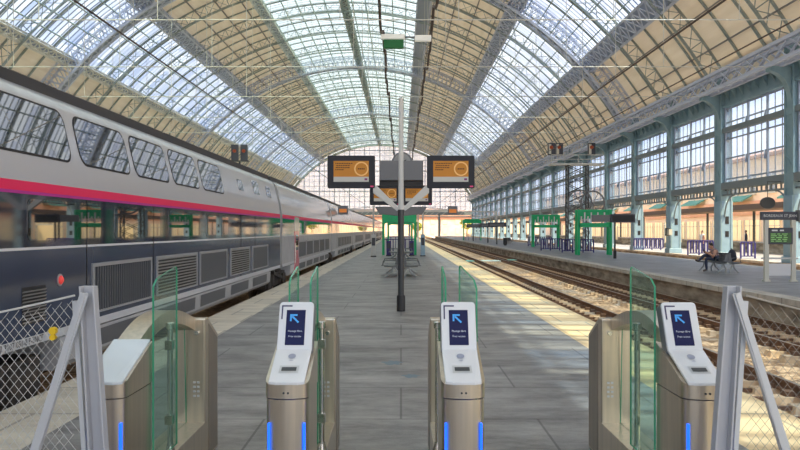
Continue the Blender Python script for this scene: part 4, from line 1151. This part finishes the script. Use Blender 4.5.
# ------------------------------------------------------------------ signal gantry on the far platform
sgn = thing('signal_gantry', 'dark lattice signal mast with deck and big wheels between the green frames', 'signal gantry', (15.8, 66, 0))
b = MB(); 
for x in (-.9, .9):
    for y in (-.45, .45): b.bar((x, y, 0), (x, y, 7.6), .11)
n = 9
for k in range(n):
    z0, z1 = 7.6*k/n, 7.6*(k+1)/n
    for y in (-.45, .45): b.bar((-.9, y, z0), (.9, y, z1), .05); b.bar((.9, y, z0), (-.9, y, z1), .05)
    for x in (-.9, .9): b.bar((x, -.45, z0), (x, .45, z1), .05)
b.build('lattice_mast', 'poledark', sgn)
b = MB(); b.box(-2.5, 2.3, -.6, .6, 7.6, 7.75)
for x in (-2.4, -1.2, 0, 1.2, 2.2):
    b.bar((x, -.55, 7.75), (x, -.55, 8.5), .05)
b.bar((-2.4, -.55, 8.1), (2.2, -.55, 8.1), .05); b.bar((-2.4, -.55, 8.5), (2.2, -.55, 8.5), .05); b.build('deck', 'polelight', sgn)
for x in (-2.3, -1.6, 1.3):
    b = MB(); b.box(x-.32, x+.32, -.2, .15, 8.5, 9.6); h_ = b.build('signal_head', 'board', sgn, bevel=.03)
    b = MB(); b.lathe([(.16, 0), (.16, -.12), (.13, -.12), (.13, -.02)], (x-.05, -.2, 9.2), 14, 'y'); b.build('signal_lens', 'signalred', h_)
    b = MB(); b.box(x-.28, x-.05, -.215, -.2, 8.6, 9.5); b.build('signal_plate', 'cream', h_)
for x, z in ((.1, 4.3), (1.25, 4.2)):
    b = MB()
    for k in range(28):
        a, e = 2*PI*k/28, 2*PI*(k+1)/28
        b.bar((x+1.05*math.cos(a), -.6, z+1.05*math.sin(a)), (x+1.05*math.cos(e), -.6, z+1.05*math.sin(e)), .13, .12, (0, 1, 0), False)
    for k in range(6): a = PI*k/3; b.bar((x, -.6, z), (x+1.0*math.cos(a), -.6, z+1.0*math.sin(a)), .05, .05)
    b.build('wheel', 'greybox', sgn)
# signals above the train
s2 = thing('signal_mast', 'pair of dark signal heads on a slim mast rising behind the train', 'signal', (-12.3, 56, -.8))
b = MB(); b.tube([(0, 0, 0), (0, 0, 7.9)], .08, 8); b.build('mast', 'poledark', s2)
for x in (-.35, .35):
    b = MB(); b.box(x-.26, x+.26, -.15, .15, 7.9, 9.1); h_ = b.build('signal_head', 'board', s2, bevel=.03)
    b = MB(); b.lathe([(.13, 0), (.13, -.1), (.1, -.1), (.1, -.02)], (x, -.15, 8.6), 12, 'y'); b.build('signal_lens', 'signalred', h_)
b = MB(); b.box(-.7, .7, -.2, .2, 7.8, 7.9); b.build('deck', 'poledark', s2)

# ------------------------------------------------------------------ overhead things
for x, lab in ((-1.0, 'dark sagging cable hanging lengthwise over the middle platform, train side'), (1.65, 'dark sagging cable hanging lengthwise over the middle platform, track side')):
    pts = []
    y = 18.0; sp = BAY/2
    while y < 200:
        for q in range(4):
            s = q/4; pts.append((x + .06*math.sin(y), y+sp*s, 12.75 - .55*4*s*(1-s)))
        y += sp
    b = MB(); b.tube(pts, .075, 5); o = b.build('hanging_cable', 'wire', flip=False); tag(o, lab, 'cable')
hl = thing('hanging_light_bar', 'small bar with green box and white lamp boxes slung between two ceiling cables', 'light bar', (0.3, 40.1, 12.0))
b = MB(); b.box(-1.4, -.1, -.15, .15, .2, .46); b.build('lamp_box', 'lampwhite', hl, bevel=.02)
b = MB(); b.box(-1.25, -.15, -.15, .15, -.3, .16); b.build('green_box', 'greenbox', hl, bevel=.02)
b = MB(); b.box(.45, 1.35, -.15, .15, .1, .4); b.build('lamp_box', 'lampwhite', hl, bevel=.02)
b = MB(); b.box(-1.4, 1.4, -.03, .03, .28, .36)
for x in (-1.3, 1.3): b.tube([(x, 0, .3), (x, 0, .5)], .02, 5)
b.build('support_bar', 'greybox', hl)
for (x, z, lab) in ((5.28, 5.55, 'overhead contact wire above the first empty track'), (8.82, 6.5, 'overhead contact wire above the second empty track'), (-5.62, 5.75, 'overhead contact wire above the train')):
    o = MB().tube([(x, -15, z), (x, 222, z)], .02, 5).build('hanging_contact_wire', 'wire', flip=False); tag(o, lab, 'wire', 'overhead wires')
# far gantry with orange signs
gt = thing('overhead_gantry', 'pale overhead gantry crossing the hall near the far end', 'gantry', (0, 112, 0))
b = MB()
for z in (3.9, 4.6): b.bar((-12, 0, z), (14.5, 0, z), .14)
k = -12
while k < 14: b.bar((k, 0, 3.9), (k+.9, 0, 4.6), .07); k += .9
b.build('lattice_beam', 'polelight', gt)
for x in (-12, 2.6, 14.5): b = MB(); b.box(x-.12, x+.12, -.12, .12, -.9 if x != 2.6 and x < 0 else 0, 4.7); b.build('gantry_post', 'polelight', gt)
for x, y, d, lab in ((-1.85, 49.5, -1, 'orange lit track sign on a pale arm reaching toward the train'), (1.5, 50.5, 1, 'orange lit track sign on a pale arm reaching toward the empty tracks')):
    t_ = thing('track_sign', lab, 'sign', (x, y, 3.0), 0, 'orange track signs')
    b = MB(); b.bar((d*.06, 0, .15), (d*1.75, 0, .15), .10); b.bar((d*.06, 0, .36), (d*1.75, 0, .2), .05); b.build('support_arm', 'polelight', t_)
    b = MB(); b.box(d*2.05-.33, d*2.05+.33, -.12, .12, -.16, .44); sc_ = b.build('sign_case', 'greybox', t_, bevel=.02)
    b = MB(); b.box(d*2.05-.25, d*2.05+.25, -.14, -.12, -.02, .22); b.build('sign_face', 'signorange', sc_)

# ------------------------------------------------------------------ people
def person(name, label, loc, rz, J, mats, hair_len=.0, hands=True, scale=1.0, extra=None, seat=False):
    """J: joint dict; one skinned surface; faces coloured by nearest bone."""
    t = thing(name, label, 'person', loc, rz)
    vs, rad, tagm, idx = [], [], [], {}
    def V(k, r, m): idx[k] = len(vs); vs.append(J[k]); rad.append(r); tagm.append(m)
    V('pelvis', .15, 'leg'); V('waist', .135, 'top'); V('chest', .155, 'top'); V('neck', .06, 'skin'); V('headb', .062, 'skin')
    E = [('pelvis','waist'),('waist','chest'),('chest','neck'),('neck','headb')]
    for s in 'lr':
        V('sh'+s, .078, 'top'); V('el'+s, .052, 'arm'); V('wr'+s, .033, 'skin'); V('pa'+s, .038, 'skin')
        V('hip'+s, .105, 'leg'); V('kn'+s, .072, 'leg'); V('an'+s, .048, 'leg'); V('toe'+s, .042, 'shoe')
        E += [('chest','sh'+s),('sh'+s,'el'+s),('el'+s,'wr'+s),('wr'+s,'pa'+s),('pelvis','hip'+s),('hip'+s,'kn'+s),('kn'+s,'an'+s),('an'+s,'toe'+s)]
    me = bpy.data.meshes.new('body'); me.from_pydata(vs, [(idx[a], idx[b]) for a, b in E], [])
    o = bpy.data.objects.new('tmp_body', me); COL.objects.link(o)
    sk = o.modifiers.new('s', 'SKIN'); sk.use_smooth_shade = True
    if not me.skin_vertices: me.attributes  # layer is created with the modifier
    for i, r in enumerate(rad):
        me.skin_vertices[0].data[i].radius = (r, r)
    me.skin_vertices[0].data[0].use_root = True
    o.modifiers.new('u', 'SUBSURF').levels = 2; o.modifiers['u'].render_levels = 2
    dg = bpy.context.evaluated_depsgraph_get(); dg.update()
    m2 = bpy.data.meshes.new_from_object(o.evaluated_get(dg)); bpy.data.objects.remove(o)
    order = ['skin', mats[0], mats[1], 'shoe', mats[2]]
    slot = {'skin': 0, 'top': 1, 'leg': 2, 'shoe': 3, 'arm': 4}
    # head, hands added to the same mesh
    bm = bmesh.new(); bm.from_mesh(m2); m2.materials.clear()
    segs = []
    for a, b in E:
        A, B = Vector(J[a]), Vector(J[b])
        if b[:2] == 'el': segs.append((A, B, 4))
        elif b[:2] == 'wr': segs.append((A, B, 4 if mats[2] != 'skin' else 0))
        elif b[:2] == 'pa': segs.append((A, B, 0))
        elif b[:3] == 'toe': segs.append((A, B, 3))
        elif b in ('neck',): segs.append((A, A+(B-A)*.75, 1))
        elif b == 'headb': segs.append((A, B, 0))
        else: segs.append((A, B, slot[tagm[idx[b]]]))
    for f in bm.faces:
        c = f.calc_center_median(); best = (9, 0)
        for A, B, s in segs:
            d = B-A; k = max(0, min(1, (c-A).dot(d)/d.length_squared)); q = (A+d*k-c).length
            if q < best[0]: best = (q, s)
        f.material_index = best[1]; f.smooth = True
    hb = MB(); hc = Vector(J['head']); fw = Vector(J['face']).normalized(); upv = Vector((0, 0, 1)); side = fw.cross(upv).normalized(); upv = side.cross(fw).normalized()
    rot = Matrix((side, fw, upv)).transposed()
    hb.ball(hc, .074, .095, .118, 14, 10, rot)
    hb.ball(hc + fw*.03 - upv*.06, .052, .062, .062, 10, 8, rot)                # jaw
    hb.ball(hc + fw*.098 - upv*.012, .014, .02, .026, 8, 6, rot)                # nose
    for s in (-1, 1): hb.ball(hc + side*s*.075 - upv*.005, .012, .022, .034, 8, 6, rot)
    hb.ball(hc + fw*.088 - upv*.052, .024, .008, .008, 8, 5, rot)               # lips
    for s in 'lr':
        w, p = Vector(J['wr'+s]), Vector(J['pa'+s]); d = (p-w).normalized(); a = d.cross(Vector((0, .3, 1))).normalized(); nrm = a.cross(d).normalized()
        for k in range(4):
            st = p + d*.025 + a*(.018*(k-1.5)); l = (.062, .072, .066, .05)[k]
            hb.tube([st, st+d*l*.5+nrm*.006, st+d*l*.8-nrm*.016, st+d*l*.95-nrm*.04], [.0085, .0085, .008, .006], 6)
        st = p + a*.034 - d*.01; hb.tube([st, st+a*.025+d*.02, st+a*.03+d*.05-nrm*.01], [.011, .010, .007], 6)
    off = len(bm.verts); nv = [bm.verts.new(v) for v in hb.v]
    for f in hb.f:
        try: ff = bm.faces.new([nv[i] for i in f]); ff.material_index = 0; ff.smooth = True
        except ValueError: pass
    bmesh.ops.recalc_face_normals(bm, faces=bm.faces)
    bm.to_mesh(m2); bm.free()
    for k in order: m2.materials.append(M[k])
    body = bpy.data.objects.new('body', m2); COL.objects.link(body); body.parent = t
    hh = MB(); hh.ball(hc + upv*.03 - fw*.018, .083, .100, .108, 14, 10, rot)
    hh.v = [tuple(Vector(v) + fw*min(0, .035-(Vector(v)-hc).dot(fw))*(1 if (Vector(v)-hc).dot(upv) < .055 else .35)) for v in hh.v]
    hh.build('hair', 'hair', t, smooth=True)
    ey = MB()
    for s in (-1, 1): ey.ball(hc + fw*.088 + side*s*.03 + upv*.012, .011, .008, .007, 8, 5, rot)
    ey.build('eyes', 'black', t)
    return t
# seated man, facing -X (local +Y is his forward; rotated +90 deg)
JS = dict(pelvis=(0, -.02, .60), waist=(0, .02, .70), chest=(0, .10, .86), neck=(0, .17, 1.0), headb=(0, .20, 1.04), head=(0, .235, 1.10), face=(0, .9, -.42),
          shl=(-.17, .12, .92), ell=(-.25, .22, .68), wrl=(-.10, .42, .80), pal=(-.05, .46, .84), shr=(.17, .12, .92), elr=(.25, .24, .68), wrr=(.10, .42, .80), par=(.05, .46, .84),
          hipl=(-.10, .04, .575), knl=(-.12, .50, .575), anl=(-.10, .46, .10), toel=(-.10, .62, .05),
          hipr=(.10, .04, .585), knr=(.02, .50, .72), anr=(-.10, .82, .46), toer=(-.12, .95, .52))
man = person('person', 'seated man in dark jeans and patterned shirt, bent over a phone, legs crossed', (13.28, 30.93, .03), PI/2, JS, ('shirt', 'jeans', 'skin'))
ph = thing('phone', 'small dark phone held in the seated man\'s hands', 'phone', (12.755, 30.93, .925))
b = MB(); b.prism(rrect(-.035, .035, -.07, .07, .01), 'x', -.005, .005); p_ = b.build('casing', 'black', ph); 
b = MB(); b.box(.0052, .006, -.03, .03, -.06, .06); b.build('screen', 'screenblue', ph)
bp = thing('backpack', 'dark backpack propped on the bench behind the seated man', 'bag', (13.94, 30.95, .47))
b = MB(); b.ball((0, 0, .26), .16, .19, .27, 14, 10); b.v = [(x, y, max(z, 0.0)) for x, y, z in b.v]; b.build('bag_body', 'bag', bp, smooth=True)
b = MB(); b.ball((.11, 0, .17), .07, .14, .13, 10, 8); b.build('front_pocket', 'bag', bp, smooth=True)
b = MB(); b.tube([(-.05, 0, .5), (-.02, .04, .57), (.03, 0, .5)], .012, 6); b.build('handle', 'bag', bp)
JP = dict(pelvis=(0, 0, .95), waist=(0, 0, 1.1), chest=(0, 0, 1.32), neck=(0, .01, 1.5), headb=(0, .02, 1.56), head=(0, .03, 1.65), face=(0, 1, -.1),
          shl=(-.19, 0, 1.40), ell=(-.24, -.02, 1.12), wrl=(-.25, .08, .87), pal=(-.25, .10, .80), shr=(.19, 0, 1.40), elr=(.24, -.02, 1.12), wrr=(.25, .08, .87), par=(.25, .10, .80),
          hipl=(-.10, 0, .92), knl=(-.11, .06, .5), anl=(-.12, -.02, .1), toel=(-.13, .14, .045), hipr=(.10, 0, .92), knr=(.11, .16, .52), anr=(.12, .16, .1), toer=(.13, .32, .045))
person('person', 'standing figure in a white top behind the purple railing on the walkway', (23.9, 58.3, 0), PI*.6, JP, ('shirtwhite', 'jeans', 'skin'))
person('person', 'distant standing figure in dark clothes outside beyond the near wall opening', (31.0, 66.0, -.0), PI*.4, JP, ('shirtdark', 'jeans', 'shirtdark'))

# ------------------------------------------------------------------ outside: right side street and buildings, far end
b = MB(); b.box(28.6, 29.0, -14, 221, -.02, .75); b.mi = 1; b.box(28.5, 29.1, -14, 221, .75, .85); struct(b.build('wall_low', ['kerb_wall', 'kerb']), 'long low brown wall outside the column wall', 'wall')
b = MB(); b.box(27, 110, -20, 300, -.95, -.02); struct(b.build('ground_forecourt', 'forecourt'), 'bright forecourt outside the column wall', 'ground')
bl = thing('station_building', 'long peach building with glowing shop windows outside the column wall', 'building', (46, 0, 0))
b = MB(); b.box(0, 12, 12, 240, 0, 11.0); b.build('facade', 'peach', bl)
b = MB(); b.box(-.25, 0, 12, 240, 3.8, 5.6); b.build('fascia_band', 'brickpink', bl)
b = MB(); b.prism([(-1.0, 11.0), (-1.0, 11.3), (6, 13.0), (12.6, 11.1)], 'y', 11.5, 240.5); b.build('roof', 'rooftile', bl)
wn0 = None; sh0 = None; y = 16; k = 0
while y < 210:
    if k < 40:
        if sh0 is None:
            b = MB(); b.box(-.1, .1, -2.0, 2.0, .4, 3.1); s = sh0 = b.build('shop_window', 'shopglass', bl)  # glow added to the panes to brighten this sunless facade
            b = MB()
            for yy in (-2.0, -.7, .7, 2.0): b.box(-.16, -.08, yy-.06, yy+.06, .4, 3.1)
            b.box(-.16, -.08, -2, 2, 2.3, 2.4); b.build('shop_frame', 'cream', s)
            b = MB(); b.box(-.06, .1, -.8, .8, 6.6, 9.0); w = wn0 = b.build('window', 'winglass', bl)
            b = MB()
            for yy in (-.8, 0, .8): b.box(-.1, 0, yy-.05, yy+.05, 6.6, 9.0)
            b.box(-.2, 0, -1, 1, 6.4, 6.6); b.build('window_surround', 'cream', w)
        else: s = copy_tree(sh0); s.parent = bl; w = copy_tree(wn0); w.parent = bl
        s.location = (0, y, 0); w.location = (0, y, 0)
    y += 5.0; k += 1
aw0 = None
for k in range(14):
    if aw0 is None: b = MB(); b.prism([(-1.5, 5.7), (-1.5, 5.5), (-.2, 6.2), (-.2, 6.4)], 'y', -3, 3); aw0 = o = b.build('awning', 'awning', bl)
    else: o = aw0.copy(); COL.objects.link(o); o.parent = bl
    o.location = (0, 24 + 15*k, 0)
# canopy along the outside walkway
cn = thing('walkway_canopy', 'long low tiled canopy on thin posts along the outside of the column wall', 'canopy', (30.5, 0, 0))
b = MB(); b.box(-1.6, 1.6, 14, 214, 3.5, 3.95); b.build('canopy_roof', 'darkbrown', cn)
ps = None
for k in range(20):
    if ps is None: b = MB(); b.box(-.09, .09, -.09, .09, -.02, 3.5); ps = o = b.build('canopy_post', 'poledark', cn)
    else: o = ps.copy(); COL.objects.link(o); o.parent = cn
    o.location = (1.2, 16 + 10*k, 0)
# outside kiosk advert boards
for k, (x, y, lab) in enumerate(((27.4, 74, 'yellow lit advertising board outside the wall beyond the green frames'), (27.4, 96, 'distant yellow lit advertising board outside the wall'))):
    t = thing('advertising_board', lab, 'advertising board', (x, y, -.02))
    b = MB(); b.box(-.9, .9, -.1, .1, .5, 2.4); b.build('board_case', 'cream', t, bevel=.03)
    b = MB(); b.box(-.8, .8, -.12, -.1, .6, 2.3); b.build('lit_face', 'shopglass', t)
    b = MB(); b.box(-.5, .5, -.06, .06, 0, .5); b.build('foot', 'greybox', t)
# far end
fb = thing('terrace_building', 'warm coloured terrace building seen beyond the far end of the hall', 'building', (0, 300, -.95))
b = MB(); b.box(-60, 60, 0, 14, 0, 9); b.build('facade', 'peach', fb)
b = MB(); b.prism([(-61, 9), (61, 9), (61, 9.3), (0, 12), (-61, 9.3)], 'y', -.6, 14.6); b.build('roof', 'brickpink', fb)
w0 = None
for k in range(24):
    x = -57 + 5*k
    if w0 is None: b = MB(); b.box(-.8, .8, -.1, .1, 1.2, 3.6); w0 = o = b.build('window', 'shopglass', fb)
    else: o = w0.copy(); COL.objects.link(o); o.parent = fb
    o.location = (x, 0, 0)
    o = w0.copy(); COL.objects.link(o); o.parent = fb; o.location = (x, 0, 4)
br = thing('footbridge', 'brown footbridge deck crossing the tracks just outside the far end', 'bridge', (0, 246, -.95))
b = MB(); b.box(-45, 45, -1.5, 1.5, 6.2, 7.2); b.build('deck', 'rooftile', br)
b = MB(); b.box(-45, 45, -1.6, -1.5, 7.2, 8.2); b.build('parapet', 'brickpink', br)
for x in (-30, -1, 13, 30): b = MB(); b.box(x-.4, x+.4, -.6, .6, 0, 6.2); b.build('pier', 'concrete', br)
for k, (x, y, h, lab) in enumerate(((-26, 262, 8, 'yellow-green tree beyond the far end on the train side'), (24, 268, 8, 'yellow-green tree beyond the far end on the track side'), (6, 275, 6, 'small tree beyond the far end in line with the tracks'))):
    t = thing('tree', lab, 'tree', (x, y, -.95)); rnd = random.Random(k)
    MB().tube([(0, 0, 0), (.1, 0, h*.4), (0, .1, h*.6)], [.25, .2, .1], 8).build('trunk', 'bark', t)
    b = MB()
    for q in range(260):
        a, e, r = rnd.uniform(0, 2*PI), rnd.uniform(-1, 1), rnd.uniform(.3, 1)**.5*h*.32
        c = Vector((r*math.cos(a)*math.sqrt(1-e*e), r*math.sin(a)*math.sqrt(1-e*e), h*.68 + r*e*.9)); d = rnd.uniform(.35, .6)
        u = Vector((rnd.uniform(-1,1), rnd.uniform(-1,1), rnd.uniform(-1,1))).normalized()*d; v = u.cross(Vector((rnd.uniform(-1,1), rnd.uniform(-1,1), rnd.uniform(-1,1)))).normalized()*d*.7
        b.add([c-u, c-v, c+u, c+v], [(0,1,2,3)])
    b.build('foliage', 'leaf', t, flip=False)

# ------------------------------------------------------------------ light and sky
w = bpy.data.worlds.new('sky'); sc.world = w; w.use_nodes = True
N, L = w.node_tree.nodes, w.node_tree.links; N.clear()
out = N.new('ShaderNodeOutputWorld'); bg = N.new('ShaderNodeBackground'); L.new(bg.outputs[0], out.inputs[0])
tc = N.new('ShaderNodeTexCoord'); nz = N.new('ShaderNodeTexNoise'); nz.inputs['Scale'].default_value = 3.0; nz.inputs['Detail'].default_value = 6
L.new(tc.outputs['Generated'], nz.inputs['Vector'])
rp = N.new('ShaderNodeValToRGB'); rp.color_ramp.elements[0].position = .42; rp.color_ramp.elements[1].position = .62
rp.color_ramp.elements[0].color = (0.36, 0.58, 0.95, 1); rp.color_ramp.elements[1].color = (0.98, 0.97, 0.96, 1)
L.new(nz.outputs['Fac'], rp.inputs[0])
sp = N.new('ShaderNodeSeparateXYZ'); L.new(tc.outputs['Generated'], sp.inputs[0])
hz = N.new('ShaderNodeMapRange'); hz.inputs['From Min'].default_value = 0.0; hz.inputs['From Max'].default_value = .45; hz.inputs['To Min'].default_value = 1.0; hz.inputs['To Max'].default_value = 0.0
L.new(sp.outputs['Z'], hz.inputs[0])
mx = N.new('ShaderNodeMix'); mx.data_type = 'RGBA'; mx.inputs[7].default_value = (1.0, 0.95, 0.93, 1)
L.new(hz.outputs[0], mx.inputs[0]); L.new(rp.outputs[0], mx.inputs[6]); L.new(mx.outputs[2], bg.inputs[0])
bg.inputs[1].default_value = 2.2
su = bpy.data.lights.new('sun', 'SUN'); su.energy = 17; su.angle = math.radians(.6); su.color = (1.0, .82, .52)
so = bpy.data.objects.new('sun', su); COL.objects.link(so)
so.rotation_euler = Vector((-.43, .22, -1)).to_track_quat('-Z', 'Y').to_euler()

# ------------------------------------------------------------------ camera
cam = bpy.data.cameras.new('camera'); co = bpy.data.objects.new('camera', cam); COL.objects.link(co)
cam.sensor_width = 36; cam.lens = 36*F/800; cam.clip_end = 2000; cam.clip_start = .05
cam.shift_x = (400-CX)/800; cam.shift_y = (CY-225)/800
co.location = (0, 0, H); co.rotation_euler = (PI/2, 0, 0); sc.camera = co
sc.view_settings.view_transform = 'Standard'
try: sc.view_settings.look = 'None'
except Exception: pass
sc.view_settings.exposure = -0.38; sc.view_settings.gamma = 1.0
sc.cycles.max_bounces = 10; sc.cycles.diffuse_bounces = 6; sc.cycles.transparent_max_bounces = 24
sc.cycles.sample_clamp_indirect = 8
